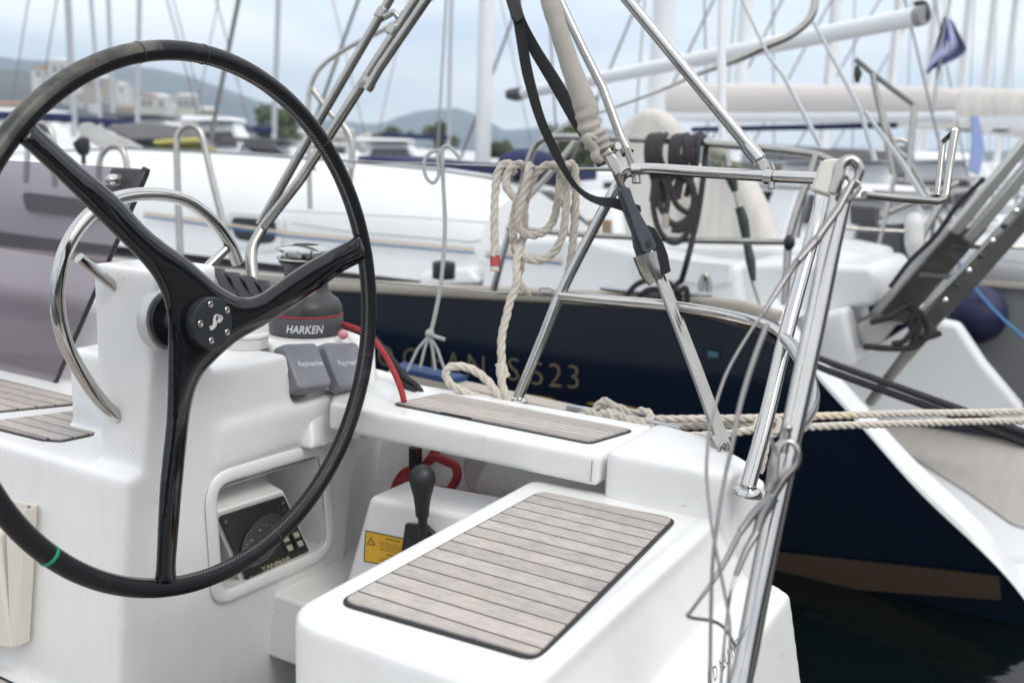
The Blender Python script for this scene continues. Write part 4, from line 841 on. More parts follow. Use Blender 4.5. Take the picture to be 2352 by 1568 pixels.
# boot stripe, cove stripe, lettering
def on_hull(x, y, o=-.004):
    p = PX(x, y, XG); t = max(0, (.62-p.z)/(.62-zw)); p = PX(x, y, XG+.34*t*t); t = max(0, (.62-p.z)/(.62-zw)); return PX(x, y, XG+.34*t*t+o*2)
def strip(name, top_, bot_, mt, o=-.006):
    m = MB(); n = len(top_); m.add([on_hull(*q, o) for q in top_]+[on_hull(*q, o) for q in bot_], [(i, i+1, n+i+1, n+i) for i in range(n-1)]); return m.build(name, mt, B, smooth=False, recalc=False)
strip('boot_top', [(1500, 1236), (1790, 1267), (2050, 1295), (2295, 1322)], [(1500, 1318), (1790, 1340), (2050, 1360), (2300, 1378)], BROWN)
def lens(name, x0, y0, x1, y1, h):
    n = 14; t = [(x0+(x1-x0)*i/n, y0+(y1-y0)*i/n-h*math.sin(PI*i/n)) for i in range(n+1)]; b_ = [(x0+(x1-x0)*i/n, y0+(y1-y0)*i/n+h*math.sin(PI*i/n)) for i in range(n+1)]
    return strip(name, t, b_, GOLDS, -.008)
lens('gold_flash', 1170, 908, 1278, 918, 5); lens('gold_flash', 1345, 925, 1470, 940, 6)
m = MB()
for t_, x, y in [('O', 866, 839), ('C', 923, 845), ('E', 986, 851), ('A', 1024, 856), ('N', 1070, 862), ('I', 1140, 867), ('S', 1163, 872), ('5', 1216, 882), ('2', 1257, 886), ('3', 1298, 890)]:
    o = on_hull(x, y, -.012); u = (on_hull(x+30, y+3.8, -.012)-o).normalized(); v = (on_hull(x, y-30, -.012)-o).normalized()
    m.text(t_, o, u*(.80 if t_ in 'OCA' else .9 if t_ in 'EN' else 1), v, .178, bold=-.022)
m.build('name_lettering', GOLD, B, smooth=False, recalc=False)
strip('hull_tag', [(1626, 805), (1650, 808)], [(1626, 819), (1650, 821)], mat('teal_tag', (.06, .16, .20), .5), -.008)
# deck
m = MB(); m.add([Vector((XG+.03, p.y, p.z-.01)) for p in gun[:9]]+[Vector((6.97, p.y, p.z-.01)) for p in gun[:9]], [(i, i+1, 10+i, 9+i) for i in range(8)]); m.build('deck', GELW, B)
m = MB(); m.box((4.5, 1.25, -.5), (6.9, 1.6, .12)); m.build('cockpit_back', GELW, B, bevel=.03)
# swim platform and inside of the stern
m = MB(); m.box((4.55, .02, -.56), (6.85, 1.6, -.435)); m.build('swim_platform', GELW, B, bevel=.03)
m = MB(); pl = rpoly([PZ(*q, -.425) for q in [(1975, 972), (2480, 950), (2480, 1240), (2330, 1205), (2225, 1130)]], .10); m.prism([(p.x, p.y) for p in pl], -.434, -.424); m.build('platform_teak', GREYT, B, smooth=False)
m = MB(); m.hexa([(4.44, .55, -.5), (4.56, .55, -.5), (4.56, 2.0, -.5), (4.44, 2.0, -.5)], [(4.36, .90, .36), (4.5, .98, .36), (4.5, 2.0, .55), (4.36, 2.0, .55)]); m.build('stern_side', GELW, B, bevel=.03)
m = MB(); vs = []; lo_p = [p for p in cp if p.z < .45]
for p in lo_p: q_ = max(0, (.62-p.z)/(.62-zw)); vs += [(p.x+.34*q_*q_+.14, p.y+.07, p.z+.06), (p.x+.34*q_*q_+.26, p.y+.09, max(p.z-.10, -.43)), (p.x+.34*q_*q_+.34, p.y+.14, -.432)]
m.add(vs, [f_ for i in range(len(lo_p)-1) for f_ in ((3*i, 3*i+3, 3*i+4, 3*i+1), (3*i+1, 3*i+4, 3*i+5, 3*i+2))]); m.build('stern_floor', GELW, B)
def bslab(name, pts, X, th, mt=GELW, bev=.03): return MB().slab([PX(x, y, X) for x, y in pts], (th, 0, 0)).build(name, mt, B, bevel=bev, seg=4)
bslab('stern_seat', [(1690, 606), (1800, 604), (2000, 612), (2018, 640), (2016, 702), (1935, 712), (1880, 735), (1700, 720)], 4.72, .9)
bslab('stern_step', [(1800, 730), (1880, 722), (1940, 706), (1960, 800), (1974, 842), (1880, 876), (1830, 840)], 4.60, .5)
bslab('stern_wall', [(1890, 850), (1990, 810), (2120, 730), (2200, 745), (2260, 835), (2345, 935), (2352, 965), (1960, 968)], 5.75, .15)
bslab('coaming', [(1120, 560), (1180, 548), (1330, 546), (1459, 578), (1600, 604), (1690, 610), (1700, 706), (1100, 672)], 4.62, .35)
bslab('locker_lid', [(1459, 584), (1540, 592), (1678, 606), (1676, 650), (1640, 656), (1459, 634)], 4.60, .05, GELW, .008)
bslab('helm_bench', [(1500, 560), (1900, 570), (1990, 590), (1990, 640), (1500, 640)], 5.3, .8)
bslab('vent_panel', [(2020, 610), (2045, 606), (2045, 650), (2024, 656)], 5.2, .05, mat('shade_grey', (.30, .29, .27), .6), .005)
# coachroof
m = MB(); st = []
for Yy, top_, x_in in [(2.95, 1.02, 0), (3.2, 1.075, 0), (3.8, 1.125, 0), (4.6, 1.155, 0), (5.6, 1.175, 0), (6.8, 1.18, 0), (8.0, 1.12, .1), (9.2, .95, .3), (10.0, .70, .6)]:
    zb_ = .50; h = top_-zb_; row = []
    for dx, dz in [(0, 0), (.02, .28), (.05, .44), (.09, .56), (.16, .69), (.28, .82), (.45, .91), (.70, .97), (1.0, 1.0)]: row.append((4.70+x_in+dx*(1-x_in), Yy+(.10*(dz-.2) if Yy < 3.1 else 0), zb_+h*dz))
    row += [(11.2-a, b_, c) for a, b_, c in row[::-1]]; st.append(row)
k = len(st[0]); vs = [p for r_ in st for p in r_]; fs = [(i*k+j, i*k+j+1, (i+1)*k+j+1, (i+1)*k+j) for i in range(len(st)-1) for j in range(k-1)]+[tuple(range(k))]
m.add(vs, fs); m.build('coachroof', GELW, B, angle=50)
def cro(x, y, X=4.72): return PX(x, y, X)
def cstripe(name, l, w, mt, X): m = MB(); n = len(l); m.add([cro(x, y-w/2, X) for x, y in l]+[cro(x, y+w/2, X) for x, y in l], [(i, i+1, n+i+1, n+i) for i in range(n-1)]); m.build(name, mt, B, smooth=False, recalc=False)
ln = [(330, 497), (470, 516), (660, 543), (860, 561), (1090, 581)]
cstripe('blue_stripe', ln, 4.5, TRIM, 4.69); cstripe('beige_stripe', [(x, y-8) for x, y in ln], 7, BEIGES, 4.69)
cstripe('blue_stripe', [(1115, 588), (1190, 594), (1290, 606)], 4.5, TRIM, 4.61); cstripe('beige_stripe', [(x, y-8) for x, y in [(1115, 588), (1190, 594), (1290, 606)]], 7, BEIGES, 4.61)
GRV = mat('moulding_line', (.42, .45, .44), .6)
MB().tube([cro(x, y, 4.695) for x, y in [(670, 512), (800, 532), (960, 545), (1085, 556), (1104, 552)]], .006, 6).build('moulding_groove', GRV, B)
MB().tube([cro(x, y, 4.72) for x, y in [(640, 483), (800, 492), (960, 500), (1120, 512)]], .004, 6).build('moulding_groove', GRV, B)
w = rpoly([cro(x, y, 4.692) for x, y in [(527, 498), (634, 506), (632, 556), (600, 560), (540, 548)]], [.05, .05, .06, .03, .06]); wf = rpoly([cro(x, y, 4.696) for x, y in [(515, 484), (648, 494), (646, 572), (598, 578), (530, 564)]], [.08]*5)
win = MB().slab(wf, (.015, 0, 0)).build('window', GELW, B, bevel=.004); MB().slab(w, (.01, 0, 0)).build('pane', GLSD, win, smooth=False)
w = rpoly([cro(x, y, 4.692) for x, y in [(50, 440), (230, 462), (226, 505), (60, 485)]], .05); win = MB().slab([p+Vector((.004, 0, 0)) for p in w], (.015, 0, 0)).build('window', GELW, B); MB().slab([p-Vector((.002, 0, 0)) for p in w], (.004, 0, 0)).build('pane', GLSD, win, smooth=False)
# winch of the blue yacht
c = P(1019, 640, 4.9); bw = MB().lathe([(.058, 0), (.058, .075), (.052, .085), (.034, .085), (.034, .06), (0, .06)], c, n=10).build('winch', BPL, B, bevel=.005)
bslab('winch_pad', [(960, 625), (1075, 612), (1100, 650), (960, 655)], 4.6, .2)
# stainless loops on the coachroof
def loop(pts, r, d, name='guard_rail', mt=STL): return MB().tube(PP([(x, y, d) for x, y in pts]), r, 12, sub=5).build(name, mt, B)
loop([(418, 640), (412, 540), (408, 420), (406, 330), (416, 300), (438, 289), (460, 304), (472, 345), (492, 430), (520, 540)], .0185, 5.6)
loop([(228, 470), (228, 380), (240, 348), (262, 336), (284, 350), (294, 400), (300, 470)], .018, 6.0)
loop([(60, 420), (66, 320), (80, 290), (98, 284), (116, 300), (124, 340), (126, 430)], .018, 6.4)
loop([(712, 480), (709, 330), (708, 240), (716, 190), (742, 150), (800, 110), (900, 58), (1000, -10)], .013, 5.2)
loop([(718, 206), (760, 262), (792, 292), (808, 330), (806, 390), (800, 440)], .017, 5.4)
for x, y in [(712, 392), (803, 386)]: MB().lathe([(.035, 0), (.03, .02), (0, .02)], P(x, y, 5.3), n=14).build('rail_foot', STL, B)
MB().tube(PP([(192, 378, 6), (192, 352, 6)]), .014, 10).tube(PP([(192, 355, 6), (190, 340, 6), (186, 325, 6), (182, 322, 6)]), [.03, .045, .05, .03], 10).build('navigation_light', BPL, B)
# pushpit of the blue yacht
MB().tube(PP([(1133, 668, 4.75), (1150, 605, 4.72), (1172, 525, 4.7), (1196, 440, 4.66), (1214, 372, 4.62), (1230, 336, 4.6), (1258, 318, 4.55), (1320, 315, 4.5), (1500, 322, 4.35), (1700, 336, 4.2), (1850, 352, 4.08), (1900, 366, 4.04), (1950, 395, 4.0)]), .0165, 14, sub=5).build('pushpit_top_rail', STL, B)
MB().tube(PP([(1165, 524, 4.7), (1350, 540, 4.5), (1600, 552, 4.25), (1815, 556, 4.05)]), .0135, 12).build('pushpit_lower_rail', STL, B)
MB().tube(PP([(1874, 356, 4.05), (1862, 400, 4.05), (1842, 450, 4.05), (1822, 510, 4.05), (1811, 556, 4.05), (1807, 620, 4.05), (1803, 700, 4.05)]), .0155, 12, sub=4).build('pushpit_post', STL, B)
MB().tube(PP([(1843, 448, 4.3), (1826, 545, 4.3)]), .019, 12).build('pushpit_stub', STL, B)
MB().sphere(P(1813, 557, 4.02), .030, 12, (.8, .8, 1.1)).build('rail_clamp', BPL, B)
MB().tube(PP([(1340, 300, 5.0), (1262, 400, 5.0), (1200, 470, 5)]), .014, 10).build('stern_brace', STL, B)
MB().tube(PP([(1660, -20, 4.4), (1657, 120, 4.4), (1660, 350, 4.4)]), [.020, .020, .017], 14).build('white_pole', WHT, B)
m = MB().tube(PP([(1663, 345, 4.4), (1669, 372, 4.4), (1673, 398, 4.4)]), .020, 12); m.build('pole_socket', STL, B)
MB().tube(PP([(1670, 385, 4.38), (1680, 410, 4.38), (1688, 440, 4.38)]), [.022, .026, .014], 12).build('rubber_boot', GDK, B)
MB().tube(PP([(1688, 440, 4.38), (1697, 480, 4.38)]), .008, 8).tube(PP([(1726, 640, 4.36), (1742, 690, 4.36), (1748, 712, 4.35)]), .008, 8).build('stay_wire', STL, B)
MB().tube(PP([(1698, 476, 4.38), (1708, 510, 4.38), (1716, 560, 4.38), (1724, 600, 4.37), (1730, 645, 4.36)]), [.020, .024, .018, .022, .012], 10, sub=3).build('turnbuckle', GDK, B)
MB().sphere(P(1648, 345, 4.42), .055, 14, (.9, .9, 1)).build('stern_light', mat('aged_white', (.55, .55, .46), .5), B)
bslab('outboard_pad', [(1620, 360), (1690, 372), (1700, 392), (1640, 398)], 5.0, .1, mat('olive_cover', (.13, .15, .09), .7))
# mooring cleat and ensign arm
MB().tube(PP([(1380, 660, 4.6), (1440, 667, 4.55), (1560, 675, 4.45), (1636, 678, 4.4)]), [.012, .018, .018, .012], 10, sub=3).build('mooring_cleat', ALU, B)
MB().tube(PP([(1610, 672, 4.5), (1612, 640, 4.5), (1618, 632, 4.5), (1626, 640, 4.5), (1628, 672, 4.5)]), .014, 10, sub=3).build('fairlead', STL, B)
for l, r_ in [([(1700, -10), (1765, 130), (1800, 175), (1845, 260), (1884, 335)], .012), ([(1868, 50), (1975, 250), (2010, 370)], .014), ([(1985, 255), (2070, 370), (2130, 470)], .016)]:
    MB().tube(PP([(x, y, 5.0) for x, y in l]), [r_*(.6+.6*i/len(l)) for i in range(len(l))], 10).build('arch_strut', mat('pale_strut', (.52, .54, .56), .35, .3), B)
MB().tube(PP([(x, y, 5.2) for x, y in [(1874, -20), (1868, 25), (1850, 55), (1810, 85), (1750, 110), (1690, 138), (1600, 172), (1500, 215), (1300, 290), (1240, 345)]]), [.020, .022, .02, .02, .022, .022, .012, .008, .008, .008], 10, sub=4).build('arch_bow', STL, B)
MB().tube(PP([(1965, 136, 5.4), (2005, 170, 5.4), (2050, 205, 5.4), (2100, 242, 5.4)]), .014, 10).build('davit_arm', mat('dark_tube', (.16, .18, .17), .5), B)
MB().tube(PP([(2004, 168, 5.4), (2014, 220, 5.4), (2032, 300, 5.4), (2050, 400, 5.4)]), .016, 10).build('davit_leg', STL, B)
MB().tube(PP([(2100, 242, 5.4), (2094, 320, 5.4), (2084, 420, 5.4)]), .018, 10).build('davit_leg', STL, B)
MB().tube(PP([(1968, 150, 5.4), (1971, 170, 5.4), (1969, 190, 5.4)]), [.008, .022, .010], 8).build('block', BPL, B)
for l, r_, d in [([(2010, 200), (2052, 330), (2088, 372), (2140, 470), (2180, 540)], .016, 6.2), ([(2056, 400), (2040, 470), (2024, 540), (2010, 606)], .015, 6.0), ([(1975, 520), (2060, 480), (2120, 455), (2200, 420)], .018, 6.6), ([(2040, 352), (2046, 330), (2066, 322), (2086, 330), (2092, 360)], .014, 6.4), ([(2160, 470), (2120, 540), (2090, 610)], .022, 6.0), ([(2180, 470), (2184, 560), (2188, 660)], .014, 6.2), ([(1900, 520), (2000, 528), (2080, 532)], .012, 6.0), ([(2226, 560), (2300, 566), (2400, 572)], .014, 6.6)]:
    MB().tube(PP([(x, y, d) for x, y in l]), r_, 10, sub=4).build('stern_arch_tube', STL, B)
bslab('headrest', [(2044, 336), (2090, 332), (2098, 395), (2060, 410), (2042, 380)], 7.0, .12, mat('grey_vinyl', (.22, .22, .22), .5), .02)
bslab('instrument_box', [(1950, 470), (2010, 474), (2006, 520), (1952, 516)], 6.6, .2, DKG, .02)
# beige covers on the blue yacht
cov = MB().slab(rpoly([PX(x, y, 5.5) for x, y in [(1410, 330), (1432, 275), (1472, 248), (1508, 250), (1545, 285), (1566, 350), (1572, 600), (1440, 596), (1418, 450)]], .12), (.18, 0, 0)); tag(cov.build('wheel_cover', CANVW, bevel=.05, seg=4), 'cream canvas cover over the steering wheel of the blue yacht', 'cover')
cov = MB().slab(rpoly([PX(x, y, 5.35) for x, y in [(1585, 400), (1640, 380), (1700, 392), (1740, 470), (1790, 610), (1600, 606)]], .08), (.25, 0, 0)); tag(cov.build('pedestal_cover', CANVW, bevel=.05, seg=4), 'cream canvas cover draped over the pedestal to the right of the wheel cover', 'cover')
for x0 in (1352, 1382, 1602, 1630): MB().slab([PX(x, y, 5.9) for x, y in [(x0, 505), (x0+16, 506), (x0+18, 606), (x0+2, 606)]], (.05, 0, 0)).build('table_leg', mat('brown_wood', (.30, .21, .13), .6), B)
tag(MB().sphere(P(1212, 378, 6.4), .17, 20, (1.5, 1, .6)).build('navy_bundle', NCAN), 'navy canvas bundle on the deck behind the hanging rope coil', 'canvas bundle')
# black rope coil on the blue yacht rail
m = MB(); hz2 = ZC(2200, 450, 1.809); RB = .0128
def rb(l, d=4.25): m.tube([P(*hz2(q[0], q[1]), (q[2] if len(q) > 2 else d)) for q in l], RB, 10, sub=6)
random.seed(3)
for k in range(5): x0 = 712+25*k+random.uniform(-5, 5); j = random.uniform(-10, 10); rb([(x0+30, 166+j*.6, 4.3), (x0, 195+j*.5, 4.22), (x0-10+j, 300, 4.2), (x0+6-j, 400, 4.22), (x0+40+j, 500+j*2, 4.26), (x0+30-j*2, 640+j*6, 4.27)])
for k in range(7): x0 = 880+32*k+random.uniform(-7, 7); j = random.uniform(-12, 12); rb([(x0+40-j, 170+j*.8, 4.32), (x0, 196+j, 4.22), (x0-12+j, 290, 4.2), (x0-20-j, 390, 4.22), (x0-60+j, 480, 4.26), (x0-95+j*2, 600+j*5, 4.27)])
rb([(770, 450), (750, 560), (750, 700), (790, 850), (860, 930), (930, 935), (1000, 860), (1040, 740), (1050, 620), (1020, 500), (960, 420)])
rb([(840, 450), (880, 560), (900, 640), (950, 700), (1010, 720), (1040, 640), (1010, 520), (930, 440)])
rb([(790, 440), (770, 540), (780, 640), (830, 740), (900, 820), (990, 800), (1030, 700), (1040, 580), (990, 470)])
rb([(800, 460), (845, 560), (850, 650), (838, 740)]); rb([(860, 790), (920, 810), (990, 770), (1030, 700)]); rb([(880, 850), (950, 850), (1010, 800)])
rb([(1130, 240, 4.3), (1110, 460), (1080, 680), (1040, 880), (990, 1080), (950, 1220, 4.35)])
bc = m.build('black_rope_coil', ROPEB); tag(bc, 'charcoal rope coil hung over the rail of the blue yacht', 'rope')
MB().tube([P(*hz2(x, y), 4.24) for x, y in [(838, 735), (835, 830)]], .015, 10).build('whipping', mat('tan_whipping', (.40, .36, .30), .7), bc)
m = MB()
rb([(545, 1330, 4.45), (620, 1250, 4.42), (700, 1215, 4.4), (800, 1210, 4.4), (880, 1250, 4.38), (930, 1320, 4.38), (940, 1390, 4.4)])
rb([(640, 1330, 4.45), (720, 1280, 4.42), (820, 1290, 4.4), (900, 1340, 4.4)]); rb([(950, 1215, 4.35), (905, 1260, 4.35), (930, 1290, 4.35), (980, 1270, 4.35), (995, 1330, 4.36), (980, 1390, 4.38)])
rb([(700, 1340, 4.4), (800, 1340, 4.4), (900, 1390, 4.4)])
tag(m.build('black_cleat_rope', ROPEB), 'charcoal rope wound round the deck cleat of the blue yacht', 'rope')
for k in range(2):
    dy = 20*k; o = MB().tube(PP([(1600-60*k, 700+6*k, 4.35), (1700, 742+dy*.4, 4.1), (1800, 782+dy*.8, 3.85), (1880, 822+dy, 3.6), (2050, 884+dy, 3.25), (2200, 938+dy, 3.0), (2420, 1018+dy*1.2, 2.75)]), .0120, 12, sub=5).build('dock_line', ROPEB)
    tag(o, ['upper of the two charcoal dock lines slanting to the lower right', 'lower of the two charcoal dock lines slanting to the lower right'][k], 'rope', 'charcoal dock lines')
# thin line with a loop, bridle and wooden board
m = MB(); m.tube(PP([(1015, 338, 2.9), (1018, 420, 2.9), (1022, 520, 2.9), (1014, 640, 2.9), (1000, 720, 2.9), (988, 768, 2.9)]), .0062, 8, sub=5)
m.tube(PP([(1015, 345, 2.9), (990, 350, 2.9), (974, 372, 2.9), (978, 405, 2.9), (995, 420, 2.9), (1008, 400, 2.9), (1006, 360, 2.9), (1024, 335, 2.9), (1045, 350, 2.9), (1060, 372, 2.9)]), .0055, 8, sub=5)
for q in [(935, 852), (965, 845), (1000, 850), (1022, 852)]: m.tube(PP([(986, 770, 2.9), (q[0]*.5+493, 800, 2.9), (q[0], q[1], 2.9)]), .0045, 8)
m.tube(PP([(985, 768, 2.9), (1010, 776, 2.89), (1022, 780, 2.89)]), .006, 8).sphere(P(987, 766, 2.9), .014, 10)
tag(m.build('hanging_line', ROPEG), 'thin grey line with a loop hanging down to the wooden board', 'rope')
bd = empty('boarding_plank', P(1100, 900, 2.6), 'wooden boarding plank with blue matting hung outside our rail', 'plank')
A0, A1 = P(890, 850, 3.0), P(1290, 940, 2.6)
dn = Vector((0, 0, -.024)); nr = (A1-A0).cross(Vector((0, 0, 1))).normalized()*.07
nr = nr if nr.x > 0 else -nr
MB().slab([A0, A1, A1+nr, A0+nr], dn).build('plank', TRAIL, bd, bevel=.004); A2 = A0.lerp(A1, .40)
MB().slab([A0.lerp(A1, .03)+Vector((0, 0, .002)), A2+Vector((0, 0, .002)), A2+nr+Vector((0, 0, .002)), A0+nr+Vector((0, 0, .002))], (0, 0, .014)).build('matting', mat('blue_mat', (.015, .045, .15), .7), bd)
MB().tube([P(1375, 950, 2.5), P(1400, 1000, 2.45), P(1420, 1040, 2.42)], .02, 10).build('plank_bracket', TRAIL, bd)
# passerelle folded up at the stern of the blue yacht
ps = empty('passerelle', P(2040, 740, 4.4), 'folded grey metal passerelle slanting up to the right at the stern of the blue yacht', 'passerelle')
PD = 4.3
MB().slab(PP([(2015, 720, PD+.1), (2188, 517, PD-.1), (2273, 523, PD-.1), (2104, 716, PD+.1), (2078, 745, PD+.1), (2040, 740, PD+.1)]), FWD*.12).build('lower_beam', GREYC, ps, bevel=.012)
MB().slab(PP([(2180, 530, PD-.1), (2360, 312, PD-.25), (2376, 330, PD-.25), (2206, 540, PD-.1)]), FWD*.07).build('side_rail', mat('pale_alloy', (.50, .49, .46), .35, .7), ps, bevel=.008)
MB().slab(PP([(2214, 545, PD-.1), (2380, 350, PD-.25), (2396, 372, PD-.25), (2236, 560, PD-.1)]), FWD*.07).build('side_rail', mat('pale_alloy'), ps, bevel=.008)
MB().slab(PP([(2110, 728, PD+.2), (2236, 600, PD), (2420, 400, PD-.2), (2440, 440, PD-.2), (2250, 650, PD), (2150, 756, PD+.2)]), FWD*.10).build('second_beam', GREYC, ps, bevel=.012)
MB().tube(PP([(2140, 745, PD+.2), (2070, 830, PD+.3), (1998, 925, PD+.5)]), [.035, .026, .024], 10).build('stay_bar', GREYC, ps)
MB().slab(PP([(1968, 745, PD+.3), (2015, 722, PD+.3), (2080, 650, PD+.2), (2105, 690, PD+.2), (2030, 790, PD+.3), (1984, 800, PD+.3)]), FWD*.15).build('hinge_bracket', mat('beige_alloy', (.50, .48, .44), .5, .2), ps, bevel=.02)
m = MB()
for l in [[(2000, 740), (2050, 725), (2090, 700), (2110, 730), (2080, 780), (2050, 790)], [(1985, 795), (2040, 800), (2100, 796), (2130, 760), (2110, 715), (2090, 745), (2120, 775), (2160, 765)], [(2080, 690), (2110, 740), (2096, 790)]]: m.tube(PP([(x, y, PD) for x, y in l]), .014, 8, sub=5)
tag(m.build('black_lashing', WEB), 'black lashing tied round the foot of the passerelle', 'rope')
for k in range(7): a = P(2170+27*k, 690-34*k, PD-.02-.04*k); MB().lathe([(.012, 0), (.012, .01), (0, .014)], a, -FWD, 10).build('bolt', BPL if k % 2 else CHR, ps)
MB().tube(PP([(2044, 660, PD-.1), (2090, 600, PD-.12), (2150, 540, PD-.15), (2200, 470, PD-.18), (2260, 410, PD-.2)]), .010, 8, sub=4).build('cable', WEB, ps)
for (x, y) in [(2120, 625), (2190, 556)]: MB().slab(PP([(x, y, PD-.06), (x+66, y+6, PD-.06), (x+60, y+16, PD-.06), (x-8, y+11, PD-.06)]), FWD*.02).build('beam_band', DKG, ps, bevel=.002)
# small loose things at the stern
tag(MB().tube(PP([(2100, 490, 6), (2100, 512, 6), (2100, 560, 6), (2100, 590, 6)]), [.03, .055, .055, .03], 14, sub=4).build('fender', mat('white_fender', (.66, .66, .64), .4)), 'small white fender hanging beyond the hook frame', 'fender')
tag(MB().sphere(P(2243, 722, 7.2), .21, 24, (1, 1, 1.0)).build('fender', FEND), 'round navy blue fender against the grey hull', 'fender')
tag(MB().tube(PP([(2200, 600, 7.0), (2230, 650, 7.0), (2290, 720, 7.0), (2380, 800, 7)]), .011, 8, sub=4).build('fender_line', BLUR), 'light blue line above the round navy fender', 'rope')
# ================================================================== THE ROW OF YACHTS BEYOND
def far_yacht(X, ys, L_, beam, zd, hullm, label, mastxy=None, mast_r=.075, boom=None, cover=None, cab=.45, seed=0, group='yachts moored in the row beyond'):
    random.seed(seed); c = Vector((X, ys+L_*.5, WATZ)); R0 = empty('moored_yacht', c, label, 'sailing yacht', group)
    m = MB(); rows = []
    for i in range(11):
        t = i/10; y = ys+L_*t; w = beam/2*(.86+.14*math.sin(min(t*1.6, 1)*PI/2)) if t < .5 else beam/2*max(.03, math.cos((t-.5)*PI)**.6 if t < 1 else .03)
        zz_ = zd+.12*t; rows.append([(X-w, y, zz_), (X-w*.98, y, zz_-.35), (X-w*.82, y, WATZ-.05), (X+w*.82, y, WATZ-.05), (X+w*.98, y, zz_-.35), (X+w, y, zz_)])
    vs = [p for r_ in rows for p in r_]; fs = [(i*6+j, i*6+j+1, (i+1)*6+j+1, (i+1)*6+j) for i in range(10) for j in range(5)]+[(0, 1, 2, 3, 4, 5)]+[(i*6, i*6+5, (i+1)*6+5, (i+1)*6) for i in range(10)]
    m.add(vs, fs); m.build('hull', hullm, R0, angle=40)
    m = MB(); w = beam*.30; m.hexa([(X-w, ys+L_*.3, zd), (X+w, ys+L_*.3, zd), (X+w*.7, ys+L_*.75, zd), (X-w*.7, ys+L_*.75, zd)], [(X-w*.8, ys+L_*.32, zd+cab), (X+w*.8, ys+L_*.32, zd+cab), (X+w*.5, ys+L_*.68, zd+cab*.7), (X-w*.5, ys+L_*.68, zd+cab*.7)]); cb_ = m.build('cabin', GELW, R0, bevel=.06)
    for k in range(3):
        y0 = ys+L_*(.35+.1*k); MB().box((X-w*.97, y0, zd+cab*.30), (X-w*.80, y0+L_*.06, zd+cab*.66)).build('window', GLSD, cb_, bevel=.02)
    my = ys+L_*.52 if mastxy is None else mastxy
    MB().tube([(X, my, zd), (X, my, zd+15)], mast_r, 10).build('mast', MAST, R0)
    m = MB()
    for s in (-1, 1): m.tube([(X+s*beam*.42, my-.3, zd), (X+s*.5, my, zd+6.5), (X, my, zd+13)], .012, 5).tube([(X, my, zd+6.5), (X+s*.5, my, zd+6.6)], .02, 5)
    m.tube([(X, my, zd+14.8), (X, ys+.1, zd+.2)], .01, 5).tube([(X, my, zd+14), (X, ys+L_-.2, zd+.3)], .03, 5); m.build('rigging', WIRE, R0)
    m = MB(); rl = [(X-beam*.42, ys+1.5, zd+.55), (X-beam*.42, ys+.15, zd+.55), (X+beam*.42, ys+.15, zd+.55), (X+beam*.42, ys+1.5, zd+.55)]
    m.tube(rl, .016, 8)
    for q in rl: m.tube([q, (q[0], q[1], zd)], .016, 8)
    m.build('stern_rail', STL, R0)
    if boom:
        a, b_, r_ = boom; MB().tube([a, b_], r_, 14).build('boom', MAST, R0)
    if cover:
        a, b_, r_, mt = cover; a = Vector(a); b_ = Vector(b_); pts = [a.lerp(b_, i/24) for i in range(25)]
        rs = [r_*(.8+.2*min(1, i/2))*(1.12-.30*i/24+.08*noise.noise(Vector((i*.5, seed, 0)))) if i < 24 else r_*.62 for i in range(25)]
        MB().tube([p+Vector((0, 0, .015*noise.noise(Vector((i*.6, 2, seed))))) for i, p in enumerate(pts)], rs, 14, ell=(1.45, .7), up=(0, 0, 1)).build('sail_cover', mt, R0)
    return R0
WH = mat('white_topsides', (.72, .73, .74), .3); WH2 = mat('pale_topsides', (.60, .62, .64), .3)
X1_ = 9.4; my1 = PX(1110, 300, X1_).y
ga, gb = PX(1188, 217, X1_-.05), P(2108, 38, 6.0)
y1 = far_yacht(X1_, .9, 9.5, 3.2, .50, WH, 'white yacht whose thick grey mast and bare white boom cross the middle of the view', my1, .085, (ga, gb, .060), None, .42, 1)
MB().tube([ga+Vector((0, .12, 0)), ga, ga.lerp(gb, .03)], [.05, .075, .062], 10).build('gooseneck', DKG, y1); MB().tube([gb, gb.lerp(ga, -.010)], [.062, .058], 14).build('boom_end', mat('mid_grey', (.28, .28, .29), .5), y1); MB().tube([gb+Vector((0, .03, .075)), gb+Vector((0, -.03, .07)), gb+Vector((0, -.05, .0)), gb+Vector((0, -.03, -.05))], [.014, .02, .024, .012], 8, sub=3).build('boom_sheave', DKG, y1)
m = MB(); a = Vector((X1_-1.2, 4.2, 1.0)); 
tag(MB().slab([PX(x, y, 8.6) for x, y in [(818, 358), (900, 364), (1000, 376), (1280, 386), (1280, 420), (820, 384)]], (.9, 0, .02)).build('deck_cover', NCAN, bevel=.03), 'long navy canvas cover lying along the deck of the next yacht', 'canvas cover')
X2_ = 13.2
far_yacht(X2_, 1.2, 11, 3.6, .58, WH2, 'yacht with a long cream sail cover along its boom', PX(1516, 200, X2_).y, .16, (PX(1530, 268, X2_), PX(2194, 268, X2_-.4), .075), (PX(1524, 226, X2_), PX(2200, 234, X2_-.4), .135, mat('cream_sail_cover', (.72, .67, .63), .9, noise_amt=.15, noise_scale=1.2, stretch=(1, .3, 2))), .5, 2)
y2 = [o for o in COL.objects if o.get('label', '').startswith('yacht with a long cream')][0]
MB().tube([PX(1590, 298, X2_), PX(2060, 288, X2_-.3)], .035, 8).build('boom_edge', NCAN, y2)
